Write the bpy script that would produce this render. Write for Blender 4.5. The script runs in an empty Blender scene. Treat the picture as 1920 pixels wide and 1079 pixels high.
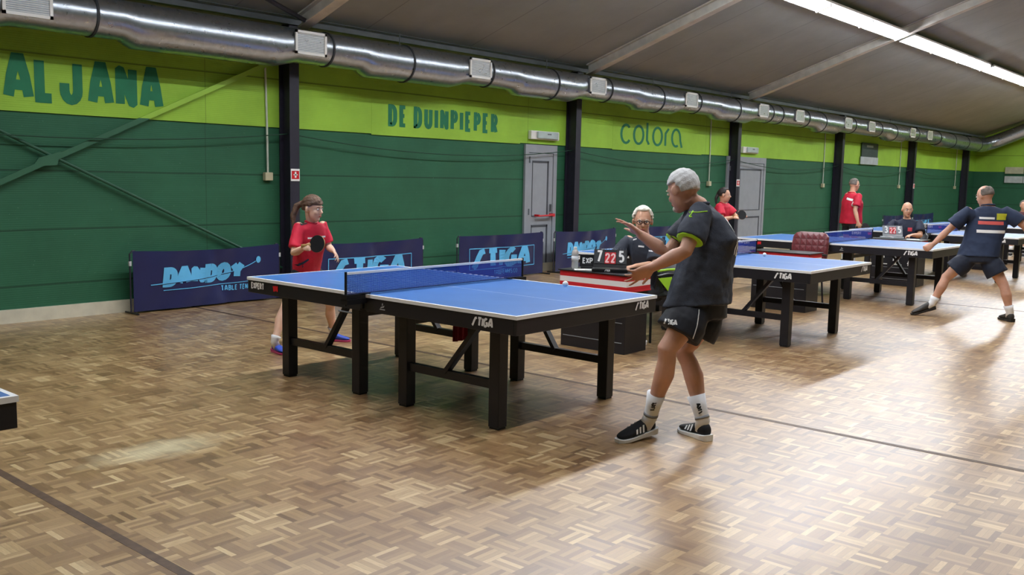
import bpy, math, random
from mathutils import Vector, Matrix
from mathutils.bvhtree import BVHTree
random.seed(7)
S = bpy.context.scene
COL = S.collection
PI = math.pi
V = Vector

# ------------------------------------------------------------------ camera, world, exposure
CAMX, CAMY, CAMZ = -4.85444, -4.84574, 1.56869
FPX, YAW, PITCH, ROLL = 1749.12, 0.86093, 0.11829, 0.0207
cd = bpy.data.cameras.new('camera'); cam = bpy.data.objects.new('camera', cd); COL.objects.link(cam)
cd.sensor_width = 36.0; cd.lens = FPX / 1920 * 36.0; cd.clip_start = 0.05; cd.clip_end = 200
fw = V((math.sin(YAW) * math.cos(PITCH), math.cos(YAW) * math.cos(PITCH), -math.sin(PITCH)))
r0 = V((math.cos(YAW), -math.sin(YAW), 0)); u0 = r0.cross(fw)
rt = math.cos(ROLL) * r0 + math.sin(ROLL) * u0; up = -math.sin(ROLL) * r0 + math.cos(ROLL) * u0
cam.matrix_world = Matrix(((rt.x, up.x, -fw.x, CAMX), (rt.y, up.y, -fw.y, CAMY), (rt.z, up.z, -fw.z, CAMZ), (0, 0, 0, 1)))
S.camera = cam
w = bpy.data.worlds.new('world'); S.world = w; w.use_nodes = True
w.node_tree.nodes['Background'].inputs[0].default_value = (0.55, 0.62, 0.7, 1)
w.node_tree.nodes['Background'].inputs[1].default_value = 0.3
S.view_settings.view_transform = 'Standard'; S.view_settings.look = 'None'
S.view_settings.exposure = 0.9; S.view_settings.gamma = 1.0; S.view_settings.use_curve_mapping = False
LAMP = 26.0          # emission of the fluorescent diffusers
try:
    S.cycles.use_denoising = True; S.cycles.max_bounces = 8; S.cycles.diffuse_bounces = 2; S.cycles.sample_clamp_indirect = 6
    S.cycles.caustics_reflective = False; S.cycles.caustics_refractive = False
except Exception: pass

# ------------------------------------------------------------------ materials
def srgb(h):
    c = [int(h[i:i + 2], 16) / 255 for i in (0, 2, 4)]
    return tuple((x / 12.92 if x <= .04045 else ((x + .055) / 1.055) ** 2.4) for x in c)
class NT:
    def __init__(s, name):
        s.m = bpy.data.materials.new(name); s.m.use_nodes = True; s.t = s.m.node_tree
        s.b = s.t.nodes['Principled BSDF']
    def n(s, ty, **k):
        o = s.t.nodes.new(ty)
        for a, v in k.items(): setattr(o, a, v)
        return o
    def l(s, a, b): s.t.links.new(a, b)
    def math(s, op, a, b=None, c=None):
        o = s.n('ShaderNodeMath', operation=op)
        for i, v in enumerate((a, b, c)):
            if v is None: continue
            if hasattr(v, 'is_output'): s.l(v, o.inputs[i])
            else: o.inputs[i].default_value = v
        return o.outputs[0]
    def mix(s, f, a, b):
        o = s.n('ShaderNodeMix', data_type='RGBA')
        for i, v in ((0, f), (6, a), (7, b)):
            if hasattr(v, 'is_output'): s.l(v, o.inputs[i])
            else: o.inputs[i].default_value = v if i == 0 else (*v[:3], 1)
        return o.outputs[2]
    def obj(s): return s.n('ShaderNodeTexCoord').outputs['Object']
    def xyz(s, v):
        o = s.n('ShaderNodeSeparateXYZ'); s.l(v, o.inputs[0]); return o.outputs
    def noise(s, vec, scale, detail=3, rough=.5):
        o = s.n('ShaderNodeTexNoise'); s.l(vec, o.inputs['Vector'])
        o.inputs['Scale'].default_value = scale; o.inputs['Detail'].default_value = detail; o.inputs['Roughness'].default_value = rough
        return o.outputs[0]
    def ramp(s, f, pts):
        o = s.n('ShaderNodeValToRGB'); e = o.color_ramp.elements
        while len(e) < len(pts): e.new(.5)
        for q, (p, c) in zip(e, pts): q.position = p; q.color = (*c[:3], 1)
        s.l(f, o.inputs[0]); return o.outputs[0]
    def bump(s, h, st, dist=.01):
        o = s.n('ShaderNodeBump'); o.inputs['Strength'].default_value = st; o.inputs['Distance'].default_value = dist
        s.l(h, o.inputs['Height']); s.l(o.outputs[0], s.b.inputs['Normal'])
    def base(s, c):
        if hasattr(c, 'is_output'): s.l(c, s.b.inputs['Base Color'])
        else: s.b.inputs['Base Color'].default_value = (*c[:3], 1)
MATS = {}
def mat(name, hexc, rough=.55, metal=0, var=.12, scale=6, spec=.4, bump=0, bscale=40, **k):
    if name in MATS: return MATS[name]
    t = NT(name); c = srgb(hexc); v = t.obj()
    f = t.noise(v, scale, 3)
    t.base(t.ramp(f, [(.3, [x * (1 - var) for x in c]), (.7, [min(1, x * (1 + var)) for x in c])]))
    t.b.inputs['Roughness'].default_value = rough; t.b.inputs['Metallic'].default_value = metal
    t.b.inputs['Specular IOR Level'].default_value = spec
    if bump: t.bump(t.noise(v, bscale, 4), bump)
    for a, x in k.items(): t.b.inputs[a].default_value = x
    MATS[name] = t.m; return t.m
def emis(name, col, st):
    t = NT(name); t.base((.9, .9, .9)); t.b.inputs['Emission Color'].default_value = (*col, 1); t.b.inputs['Emission Strength'].default_value = st
    return t.m

def floor_mat():
    t = NT('parquet'); v = t.obj(); x, y, z = t.xyz(v)
    s = .134
    u = t.math('DIVIDE', x, s); q = t.math('DIVIDE', y, s)
    iu = t.math('FLOOR', u); iq = t.math('FLOOR', q)
    par = t.math('MODULO', t.math('ADD', t.math('ABSOLUTE', iu), t.math('ABSOLUTE', iq)), 2)
    fu = t.math('FRACT', u); fq = t.math('FRACT', q)
    a = t.math('ADD', t.math('MULTIPLY', fu, par), t.math('MULTIPLY', fq, t.math('SUBTRACT', 1, par)))
    al = t.math('ADD', t.math('MULTIPLY', fq, par), t.math('MULTIPLY', fu, t.math('SUBTRACT', 1, par)))
    st = t.math('FLOOR', t.math('MULTIPLY', a, 5))
    cmb = t.n('ShaderNodeCombineXYZ'); t.l(iu, cmb.inputs[0]); t.l(iq, cmb.inputs[1]); t.l(st, cmb.inputs[2])
    wn = t.n('ShaderNodeTexWhiteNoise', noise_dimensions='3D'); t.l(cmb.outputs[0], wn.inputs['Vector'])
    cm2 = t.n('ShaderNodeCombineXYZ'); t.l(iu, cm2.inputs[0]); t.l(iq, cm2.inputs[1])
    wn2 = t.n('ShaderNodeTexWhiteNoise', noise_dimensions='3D'); t.l(cm2.outputs[0], wn2.inputs['Vector'])
    f = t.math('ADD', t.math('MULTIPLY', wn.outputs[0], .75), t.math('MULTIPLY', wn2.outputs[0], .25))
    # grain stretched along each strip
    gv = t.n('ShaderNodeCombineXYZ'); t.l(t.math('MULTIPLY', a, 40), gv.inputs[0]); t.l(t.math('MULTIPLY', al, 3), gv.inputs[1])
    t.l(t.math('MULTIPLY', wn.outputs[0], 50), gv.inputs[2])
    g = t.noise(gv.outputs[0], 1, 3)
    f = t.math('ADD', f, t.math('MULTIPLY', t.math('SUBTRACT', g, .5), .35))
    c = t.ramp(f, [(0, srgb('735230')), (.2, srgb('8a6640')), (.5, srgb('a17e53')), (.78, srgb('b69466')), (1, srgb('d8bc8c'))])
    # broad wear and dirt
    big = t.noise(v, .45, 4, .55)
    c = t.mix(t.math('MULTIPLY', t.math('SMOOTH_MAX', t.math('SUBTRACT', big, .45), 0, .05), 1.0), c, srgb('8f7048'))
    med = t.noise(v, 2.2, 4, .6)
    c = t.mix(t.math('MULTIPLY', t.math('MAXIMUM', t.math('SUBTRACT', med, .55), 0), 1.1), c, srgb('7c6040'))
    # one pale, ragged-edged oval mixed into the colour left of the table
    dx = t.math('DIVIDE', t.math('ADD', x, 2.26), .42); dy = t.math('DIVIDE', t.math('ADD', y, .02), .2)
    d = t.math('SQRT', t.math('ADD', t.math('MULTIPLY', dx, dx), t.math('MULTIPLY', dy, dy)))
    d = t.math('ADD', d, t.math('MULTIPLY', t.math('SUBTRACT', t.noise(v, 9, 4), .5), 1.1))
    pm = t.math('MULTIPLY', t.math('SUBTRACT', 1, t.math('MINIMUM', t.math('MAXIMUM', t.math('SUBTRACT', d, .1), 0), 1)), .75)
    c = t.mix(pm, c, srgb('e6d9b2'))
    # joints
    e = t.math('MINIMUM', t.math('FRACT', t.math('MULTIPLY', a, 5)), t.math('SUBTRACT', 1, t.math('FRACT', t.math('MULTIPLY', a, 5))))
    e2 = t.math('MINIMUM', al, t.math('SUBTRACT', 1, al))
    jm = t.math('MAXIMUM', t.math('LESS_THAN', e, .035), t.math('LESS_THAN', e2, .008))
    c = t.mix(t.math('MULTIPLY', jm, .35), c, srgb('4b3822'))
    t.base(c)
    r = t.math('ADD', .30, t.math('MULTIPLY', t.noise(v, 3, 5, .6), .16))
    r = t.math('ADD', r, t.math('MULTIPLY', wn2.outputs[0], .05))
    t.l(r, t.b.inputs['Roughness']); t.b.inputs['Specular IOR Level'].default_value = 1.0; t.b.inputs['Coat Weight'].default_value = .65; t.b.inputs['Coat Roughness'].default_value = .3
    t.bump(t.math('ADD', t.math('MULTIPLY', wn.outputs[0], .6), t.math('MULTIPLY', jm, -.6)), .25, .002)
    return t.m
def wall_mat(name, hexc, seams):
    t = NT(name); v = t.obj(); x, y, z = t.xyz(v); c = srgb(hexc)
    f = t.noise(v, 1.2, 5, .6)
    col = t.ramp(f, [(.3, [q * .86 for q in c]), (.7, [min(1, q * 1.12) for q in c])])
    wob = t.math('MULTIPLY', t.math('SUBTRACT', t.noise(v, .6, 2), .5), .02)
    m = None
    for zz in seams:
        k = t.math('LESS_THAN', t.math('ABSOLUTE', t.math('SUBTRACT', t.math('ADD', z, wob), zz)), .009)
        m = k if m is None else t.math('MAXIMUM', m, k)
    vs = t.math('LESS_THAN', t.math('ABSOLUTE', t.math('SUBTRACT', t.math('MODULO', t.math('ADD', x, 20 - 3.6), 5.8227), .05)), .006)
    m = t.math('MAXIMUM', m, t.math('MULTIPLY', vs, .6))
    col = t.mix(t.math('MULTIPLY', m, .7), col, [q * .3 for q in c])
    sp = t.math('GREATER_THAN', t.noise(v, 60, 1), .79)
    col = t.mix(t.math('MULTIPLY', sp, .3), col, srgb('9ab8a0'))
    t.base(col); t.b.inputs['Roughness'].default_value = .62; t.b.inputs['Specular IOR Level'].default_value = .3
    rib = t.math('SINE', t.math('MULTIPLY', z, 2 * PI / .022))
    t.bump(t.math('SUBTRACT', t.math('MULTIPLY', rib, .25), m), .35, .004)
    return t.m
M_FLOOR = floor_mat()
M_GREEN = wall_mat('green_boards', '2e6449', [.363, .93, 1.53])
M_LIME = wall_mat('lime_boards', '9ccb46', [2.70])
M_CEIL = None
def ceil_mat():
    t = NT('ceiling_panels'); v = t.obj(); x, y, z = t.xyz(v)
    f = t.noise(v, .9, 6, .65); c = srgb('a3a8a7')
    col = t.ramp(f, [(.3, [q * .88 for q in c]), (.7, [q * 1.1 for q in c])])
    k = t.math('LESS_THAN', t.math('MODULO', t.math('ADD', x, 30 - 2.2 + 5.8227 * 0), 5.8227 / 3), .02)
    col = t.mix(t.math('MULTIPLY', k, .35), col, srgb('4a4843'))
    t.base(col); t.b.inputs['Roughness'].default_value = .8; t.b.inputs['Specular IOR Level'].default_value = .2
    return t.m
M_CEIL = ceil_mat()
M_BEIGE = mat('beige_steel', 'dedad2', .6)
M_DARK = mat('dark_steel_post', '2b2a38', .45)
M_BLACK = mat('black_powder_coat', '1c1c22', .42, spec=.45)
M_BLACKP = mat('black_plastic', '17181c', .4)
M_WHITE = mat('white_paint', 'f1f1ee', .5, var=.03)
M_CREAM = mat('cream_plinth', 'd9d5c0', .7, var=.1)
M_GALV = None
def galv():
    t = NT('galvanised_steel'); v = t.obj()
    vo = t.n('ShaderNodeTexVoronoi'); t.l(v, vo.inputs['Vector']); vo.inputs['Scale'].default_value = 25
    c = t.ramp(vo.outputs['Color'], [(0, srgb('a0a8b1')), (1, srgb('b2b9c1'))]); t.base(c)
    t.b.inputs['Metallic'].default_value = .92
    t.l(t.math('ADD', .24, t.math('MULTIPLY', t.noise(v, 12, 3), .1)), t.b.inputs['Roughness'])
    x, y, z = t.xyz(v)
    t.bump(t.noise(v, 2.5, 2), .04, .01)
    return t.m
M_GALV = galv()
M_RAIL = mat('grey_rail', '6d747a', .5)
M_DOOR = mat('grey_door_paint', '9aa0a8', .5, var=.05)
M_DOORD = mat('grey_door_gap', '4c5057', .6)
M_RED = mat('red_plastic', 'd0202a', .45)
M_WTXT = mat('white_print', 'f2f3f4', .5, var=.02)
M_NAVY = mat('navy_banner_vinyl', '1d2453', .36, var=.12, scale=3, spec=.55)
M_SKY = mat('sky_blue_print', '63bdf2', .5, var=.05)
M_DGREEN = mat('dark_green_print', '1f7a55', .6, var=.1)
M_SKIN = mat('skin_light', 'dcaa8e', .5, var=.08, scale=9, **{'Subsurface Weight': .08})
M_SKINT = mat('skin_tanned', 'cfa08a', .5, var=.1, scale=9, **{'Subsurface Weight': .08})
M_LIPS = mat('lips', 'b5655a', .5)
M_EYEW = mat('eye_white', 'e8e6e2', .3); M_EYEB = mat('eye_dark', '2a211c', .3)
M_SHIRTK = mat('charcoal_jersey', '363c49', .75, var=.18, scale=5, bump=.15, bscale=120)
M_SHORTK = mat('black_short_cloth', '20232c', .7, var=.15)
M_LIMET = mat('lime_trim', 'b4f540', .6, var=.05)
M_REDSH = mat('red_jersey', 'c8203c', .7, var=.14, scale=6)
M_NAVYSH = mat('navy_jersey', '27344f', .75, var=.15)
M_SOCK = mat('white_sock', 'eef0f4', .8, var=.05)
M_SHOEK = mat('black_mesh_shoe', '16171c', .7)
M_SOLE = mat('white_foam_sole', 'fbfcfd', .6, var=.03)
M_BLUESH = mat('blue_shoe', '3450b8', .5)
M_PINK = mat('pink_sole', 'c4447c', .5)
M_HAIRW = mat('silver_hair', 'd2d3d4', .8, var=.12, scale=18, bump=.35, bscale=120)
M_HAIRS = mat('white_hair', 'e9e5d8', .7, var=.2, scale=30, bump=.5, bscale=90)
M_HAIRB = mat('brown_hair', '5a4334', .6, var=.35, scale=30, bump=.5, bscale=90)
M_HAIRD = mat('dark_hair', '2a2220', .6, var=.3, scale=30, bump=.4, bscale=90)
M_HAIRG = mat('grey_brown_hair', '6d655e', .7, var=.35, scale=25, bump=.4, bscale=90)
M_RUB = mat('black_rubber', '141416', .6); M_WOOD = mat('blade_wood', 'b98d5a', .5)
M_LEATH = mat('burgundy_leather', '6a2c30', .4, var=.2)
M_PAPER = mat('paper', 'f4f4f0', .7, var=.02)
def table_mat():
    t = NT('blue_table_lacquer'); v = t.obj(); x, y, z = t.xyz(v)
    ax = t.math('ABSOLUTE', x); ay = t.math('ABSOLUTE', y)
    m = t.math('MAXIMUM', t.math('GREATER_THAN', ax, .7425), t.math('GREATER_THAN', ay, 1.35))
    m = t.math('MAXIMUM', m, t.math('LESS_THAN', ax, .0022))
    b = t.ramp(t.noise(v, 3, 3), [(.3, srgb('3b6cb0')), (.7, srgb('4174ba'))])
    t.base(t.mix(m, b, srgb('f6f9fb'))); t.b.inputs['Roughness'].default_value = .36; t.b.inputs['Specular IOR Level'].default_value = .55
    return t.m
M_TABLE = table_mat()
def net_mat():
    t = NT('blue_net'); t.base(srgb('2b46a8')); t.b.inputs['Roughness'].default_value = .8
    tr = t.n('ShaderNodeBsdfTransparent'); mx = t.n('ShaderNodeMixShader')
    v = t.obj(); x, y, z = t.xyz(v)
    gx = t.math('LESS_THAN', t.math('FRACT', t.math('DIVIDE', x, .009)), .46)
    gz = t.math('LESS_THAN', t.math('FRACT', t.math('DIVIDE', z, .009)), .46)
    t.l(t.math('MAXIMUM', gx, gz), mx.inputs[0]); t.l(tr.outputs[0], mx.inputs[1]); t.l(t.b.outputs[0], mx.inputs[2])
    t.l(mx.outputs[0], t.t.nodes['Material Output'].inputs[0]); return t.m
M_NET = net_mat()
def clear_plastic():
    t = NT('clear_plastic'); t.base((.95, .97, 1)); t.b.inputs['Transmission Weight'].default_value = .6
    t.b.inputs['Roughness'].default_value = .15; return t.m
M_CLEAR = clear_plastic()
M_LAMPE = emis('fluorescent_tube_glow', (.93, .96, 1.0), LAMP * 1.15); M_LAMP2 = emis('dimmer_tube_glow', (.95, .96, 1.0), LAMP * 1.0)

# ------------------------------------------------------------------ mesh helpers
class MB:
    def __init__(s): s.v = []; s.f = []; s.m = []
    def add(s, vs, fs, mi=0, M=None):
        o = len(s.v)
        s.v += [tuple(M @ V(p)) if M else tuple(p) for p in vs]
        s.f += [tuple(i + o for i in f) for f in fs]; s.m += [mi] * len(fs)
    def box(s, a, b, mi=0, M=None):
        x0, y0, z0 = a; x1, y1, z1 = b
        s.add([(x0, y0, z0), (x1, y0, z0), (x1, y1, z0), (x0, y1, z0), (x0, y0, z1), (x1, y0, z1), (x1, y1, z1), (x0, y1, z1)],
              [(0, 3, 2, 1), (4, 5, 6, 7), (0, 1, 5, 4), (1, 2, 6, 5), (2, 3, 7, 6), (3, 0, 4, 7)], mi, M)
    def beam(s, a, b, wd, ht, mi=0, upv=(0, 0, 1)):
        a, b = V(a), V(b); d = (b - a).normalized(); sd = d.cross(V(upv)).normalized(); uu = sd.cross(d)
        P = [c + sd * (i * wd / 2) + uu * (j * ht / 2) for c in (a, b) for i, j in ((-1, -1), (1, -1), (1, 1), (-1, 1))]
        s.add(P, [(0, 1, 2, 3), (7, 6, 5, 4), (0, 4, 5, 1), (1, 5, 6, 2), (2, 6, 7, 3), (3, 7, 4, 0)], mi)
    def rings(s, R, mi=0, close=True):
        n = len(R[0]); vs = [p for r in R for p in r]; fs = []
        for k in range(len(R) - 1):
            for i in range(n): j = (i + 1) % n; fs.append((k * n + i, k * n + j, (k + 1) * n + j, (k + 1) * n + i))
        if close: fs.append(tuple(range(n - 1, -1, -1))); fs.append(tuple((len(R) - 1) * n + i for i in range(n)))
        s.add(vs, fs, mi)
    def tube(s, pts, rad, n=10, mi=0, dome=False):
        pts = [V(p) for p in pts]
        if not hasattr(rad, '__len__'): rad = [rad] * len(pts)
        R = []; ref = None
        for k, p in enumerate(pts):
            d = (pts[min(k + 1, len(pts) - 1)] - pts[max(k - 1, 0)])
            d = d.normalized() if d.length > 1e-9 else V((0, 0, 1))
            if ref is None:
                ref = V((0, 0, 1)) if abs(d.z) < .9 else V((1, 0, 0))
                u = d.cross(ref).normalized()
            else: u = (u - d * u.dot(d)).normalized()
            wv = d.cross(u)
            def ring(c, r): return [c + (u * math.cos(2 * PI * i / n) + wv * math.sin(2 * PI * i / n)) * r for i in range(n)]
            if dome and k == 0:
                for a in (80, 55, 28): R.append(ring(p - d * rad[0] * math.sin(math.radians(a)), rad[0] * math.cos(math.radians(a))))
            R.append(ring(p, rad[k]))
            if dome and k == len(pts) - 1:
                for a in (28, 55, 80): R.append(ring(p + d * rad[k] * math.sin(math.radians(a)), rad[k] * math.cos(math.radians(a))))
        s.rings(R, mi)
    def ell(s, c, ax, n=14, m=9, mi=0):
        c = V(c); A = [V(a) for a in ax]; R = []
        for k in range(m):
            th = PI * (k + .5) / m
            R.append([c + A[2] * math.cos(th) + (A[0] * math.cos(2 * PI * i / n) + A[1] * math.sin(2 * PI * i / n)) * math.sin(th) for i in range(n)])
        s.rings(R[::-1], mi)
    def prism(s, poly, z0, z1, mi=0, M=None):
        n = len(poly); s.add([(x, y, z0) for x, y in poly] + [(x, y, z1) for x, y in poly],
            [tuple(range(n - 1, -1, -1)), tuple(range(n, 2 * n))] + [(i, (i + 1) % n, n + (i + 1) % n, n + i) for i in range(n)], mi, M)
    def build(s, name, mats, parent=None, smooth=False, bevel=0):
        me = bpy.data.meshes.new(name); me.from_pydata(s.v, [], s.f); me.update()
        if not isinstance(mats, (list, tuple)): mats = [mats]
        for q in mats: me.materials.append(q)
        if len(mats) > 1: me.polygons.foreach_set('material_index', s.m)
        if smooth: me.polygons.foreach_set('use_smooth', [True] * len(me.polygons))
        o = bpy.data.objects.new(name, me); COL.objects.link(o)
        if parent:
            o.parent = parent
        if bevel:
            b = o.modifiers.new('b', 'BEVEL'); b.width = bevel; b.segments = 2; b.limit_method = 'ANGLE'
        return o
def tag(o, label, cat, group=None):
    o['label'] = label; o['category'] = cat
    if group: o['group'] = group
    return o
def struct(o): o['kind'] = 'structure'; return o
def thing(name, label, cat, loc=(0, 0, 0), rz=0, group=None):
    o = bpy.data.objects.new(name, None); COL.objects.link(o); o.location = loc; o.rotation_euler = (0, 0, rz); o.empty_display_size = .1
    return tag(o, label, cat, group)
KIDS = {}
def kids(o): return [c for c in bpy.data.objects if c.parent == o]
def copy_tree(o, parent=None):
    c = o.copy(); COL.objects.link(c); c.parent = parent
    for ch in kids(o):
        if ch is not c: copy_tree(ch, c)
    return c
def local(o, root):
    """geometry was written in world space: move it into the root's own space"""
    o.matrix_parent_inverse = Matrix.Identity(4)
    R = Matrix.Translation(root.location) @ Matrix.Rotation(root.rotation_euler.z, 4, 'Z')
    o.data.transform(R.inverted()); return o
def bake(o):
    dg = bpy.context.evaluated_depsgraph_get(); dg.update()
    me = bpy.data.meshes.new_from_object(o.evaluated_get(dg)); old = o.data
    o.modifiers.clear(); o.data = me; bpy.data.meshes.remove(old)
    me.polygons.foreach_set('use_smooth', [True] * len(me.polygons)); return o

# ------------------------------------------------------------------ lettering (strokes in a unit-high box)
def arc(cx, cy, rx, ry, a0, a1, n=10):
    return [(cx + rx * math.cos(math.radians(a0 + (a1 - a0) * i / n)), cy + ry * math.sin(math.radians(a0 + (a1 - a0) * i / n))) for i in range(n + 1)]
G = {
 'A': (.7, [[(0, 0), (.12, .55), (.28, 1), (.42, 1), (.58, .55), (.7, 0)], [(.08, .3), (.62, .3)]]),
 'L': (.5, [[(0, 1), (0, 0), (.5, 0)]]), 'J': (.5, [[(.5, 1), (.5, .28)] + arc(.27, .26, .23, .26, 0, -180, 8) + [(.04, .45)]]),
 'N': (.6, [[(0, 0), (0, 1), (.6, 0), (.6, 1)]]), 'D': (.55, [[(0, 0), (0, 1), (.22, 1)] + arc(.22, .65, .33, .35, 90, 0, 6) + arc(.22, .35, .33, .35, 0, -90, 6) + [(0, 0)]]),
 'E': (.45, [[(.45, 1), (0, 1), (0, 0), (.45, 0)], [(0, .52), (.36, .52)]]), 'U': (.55, [[(0, 1), (0, .28)] + arc(.275, .28, .275, .28, 180, 360, 8) + [(.55, 1)]]),
 'I': (.0, [[(0, 0), (0, 1)]]), 'P': (.5, [[(0, 0), (0, 1), (.25, 1)] + arc(.25, .73, .25, .27, 90, -90, 8) + [(0, .46)]]),
 'R': (.52, [[(0, 0), (0, 1), (.25, 1)] + arc(.25, .73, .25, .27, 90, -90, 8) + [(0, .46)], [(.25, .46), (.52, 0)]]),
 'S': (.5, [arc(.26, .75, .24, .25, 30, 250, 8) + arc(.25, .26, .25, .26, 80, -150, 8)]), 'T': (.6, [[(0, 1), (.6, 1)], [(.3, 1), (.3, 0)]]),
 'G': (.58, [arc(.29, .5, .29, .5, 50, 300, 10) + [(.56, .14), (.56, .45), (.32, .45)]]),
 'Y': (.6, [[(0, 1), (.3, .48), (.6, 1)], [(.3, .48), (.3, 0)]]), 'X': (.55, [[(0, 0), (.55, 1)], [(0, 1), (.55, 0)]]),
 'V': (.6, [[(0, 1), (.3, 0), (.6, 1)]]), 'M': (.75, [[(0, 0), (0, 1), (.37, .3), (.75, 1), (.75, 0)]]),
 'O': (.6, [arc(.3, .5, .3, .5, 0, 360, 16)]), 'B': (.5, [[(0, 0), (0, 1), (.25, 1)] + arc(.25, .76, .22, .24, 90, -90, 6) + arc(.25, .26, .25, .26, 90, -90, 6) + [(0, 0)], [(0, .52), (.25, .52)]]),
 'C': (.55, [arc(.29, .5, .29, .5, 50, 310, 10)]), 'F': (.45, [[(.45, 1), (0, 1), (0, 0)], [(0, .52), (.36, .52)]]),
 'c': (.56, [arc(.3, .42, .3, .42, 45, 320, 12)]), 'o': (.62, [arc(.31, .42, .31, .42, 0, 360, 18)]), 'l': (.16, [[(0, 1.02), (0, .2), (.14, 0)]]),
 'r': (.22, [[(0, 0), (0, .6), (.22, .84)]]), 'a': (.72, [arc(.3, .42, .3, .42, -60, -350, 14) + [(.62, .3), (.74, -.04)]]),
 '7': (.5, [[(0, 1), (.5, 1), (.18, 0)]]), '2': (.5, [[(0, .75)] + arc(.25, .75, .25, .25, 170, -20, 8) + [(0, 0), (.5, 0)]]),
 '5': (.5, [[(.48, 1), (.06, 1), (.03, .55)] + arc(.24, .33, .26, .3, 110, -140, 9)]), '3': (.5, [arc(.24, .75, .24, .25, 150, -90, 8) + arc(.24, .26, .26, .26, 90, -150, 8)]),
 '/S': (.62, [[(-.12, -.08), (.0, .05), (.2, .6), (.36, .92), (.62, 1)]]), '0': (.5, [arc(.25, .5, .25, .5, 0, 360, 14)]), '.': (.05, [[(0, .02), (.05, .02)]]),
}
def letters(mb, text, fn, size, thick, wscale=1., gap=.28, space=.5, slant=0, mi=0, step=.1):
    """text: list of glyph keys; fn(x, z) -> 3-D point; ribbons follow the surface fn describes"""
    x = 0; cnt = [0]; f0 = fn
    def put(ps):
        cnt[0] = (cnt[0] + 1) % 17; P_ = [V(f0(*p)) for p in ps]
        nn = (V(f0(ps[0][0] + .004, ps[0][1])) - P_[0]).cross(V(f0(ps[0][0], ps[0][1] + .004)) - P_[0]).normalized() * (6e-5 * cnt[0])
        mb.add([p + nn for p in P_], [(0, 1, 2, 3)], mi)
    for g in text:
        if g == ' ': x += space * size * wscale; continue
        wd, strokes = G[g]
        for st in strokes:
            pts = [((px * wscale + slant * py) * size + x, py * size) for px, py in st]
            dense = [pts[0]]
            for a, b in zip(pts, pts[1:]):
                L = math.dist(a, b); k = max(1, int(L / step))
                dense += [(a[0] + (b[0] - a[0]) * i / k, a[1] + (b[1] - a[1]) * i / k) for i in range(1, k + 1)]
            h = thick / 2; n = len(dense); closed = math.dist(st[0], st[-1]) < 1e-6
            def dirn(i): a, b = dense[i], dense[i + 1]; l = math.dist(a, b) or 1; return ((b[0] - a[0]) / l, (b[1] - a[1]) / l)
            D = [dirn(i) for i in range(n - 1)]
            for i in range(n - 1):
                a, b = dense[i], dense[i + 1]; nx, nz = -D[i][1] * h, D[i][0] * h
                put([(a[0] + nx, a[1] + nz), (a[0] - nx, a[1] - nz), (b[0] - nx, b[1] - nz), (b[0] + nx, b[1] + nz)])
            for i in range(n):
                if i in (0, n - 1):
                    if not closed: continue
                    d0, d1 = D[-1], D[0]
                else: d0, d1 = D[i - 1], D[i]
                cr = d0[0] * d1[1] - d0[1] * d1[0]; dt = d0[0] * d1[0] + d0[1] * d1[1]
                if abs(cr) < .02 and dt > 0: continue
                sg = -1 if cr > 0 else 1; p = dense[i]
                q0 = (p[0] - d0[1] * h * sg, p[1] + d0[0] * h * sg); q1 = (p[0] - d1[1] * h * sg, p[1] + d1[0] * h * sg)
                mx, mz = q0[0] + q1[0] - 2 * p[0], q0[1] + q1[1] - 2 * p[1]; l = math.hypot(mx, mz) or 1
                k = h * (min(1.35, h * 2 / l) if dt > -.3 else .7) ; tip = (p[0] + mx / l * k, p[1] + mz / l * k)
                put([p, q0, tip, q1])
        x += (wd * wscale + gap) * size
    return x
def text_w(text, size, wscale=1., gap=.28, space=.5):
    return sum((space * wscale if g == ' ' else G[g][0] * wscale + gap) * size for g in text) - gap * size
STIGA = ['/S', 'T', 'I', 'G', 'A']

# ================================================================== THE HALL
YW = 5.04; BAY = 5.8227; X0 = 2.20
XL, XR, YF, RIDGE = -9.5, 33.0, -14.0, -4.4
ZE = 3.45; SL = .35
def zrf(y): return 3.33 + SL * (4.5 - (y if y > RIDGE else 2 * RIDGE - y))
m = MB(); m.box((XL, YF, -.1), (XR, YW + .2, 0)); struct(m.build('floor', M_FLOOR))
m = MB()
# back wall: green boards below, lime boards standing 2 cm proud above
m.box((XL, YW, 0), (XR, YW + .2, 2.115), 0); m.box((XL, YW - .02, 2.115), (XR, YW + .2, 3.75), 1)
struct(m.build('wall_back', [M_GREEN, M_LIME]))
m = MB(); m.box((XR, YF, 0), (XR + .2, YW, 2.115), 0)
prof = [(YF, 2.115), (YW, 2.115), (YW, zrf(YW) + .3), (RIDGE, zrf(RIDGE) + .4), (YF, zrf(YF) + .3)]
m.add([(x, y, z) for x in (XR, XR + .2) for y, z in prof], [(0, 1, 2, 3, 4), (9, 8, 7, 6, 5)], 1)
struct(m.build('wall_right', [M_GREEN, M_LIME]))
m = MB(); prof = [(YF, 0), (YW, 0), (YW, zrf(YW) + .3), (RIDGE, zrf(RIDGE) + .4), (YF, zrf(YF) + .3)]
m.add([(x, y, z) for x in (XL - .2, XL) for y, z in prof], [(0, 1, 2, 3, 4), (9, 8, 7, 6, 5)]); struct(m.build('wall_left', M_GREEN))
m = MB(); m.box((XL, YF - .2, 0), (XR, YF, zrf(YF) + .3)); struct(m.build('wall_front', M_GREEN))
m = MB(); t_ = .15; e = .17
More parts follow.
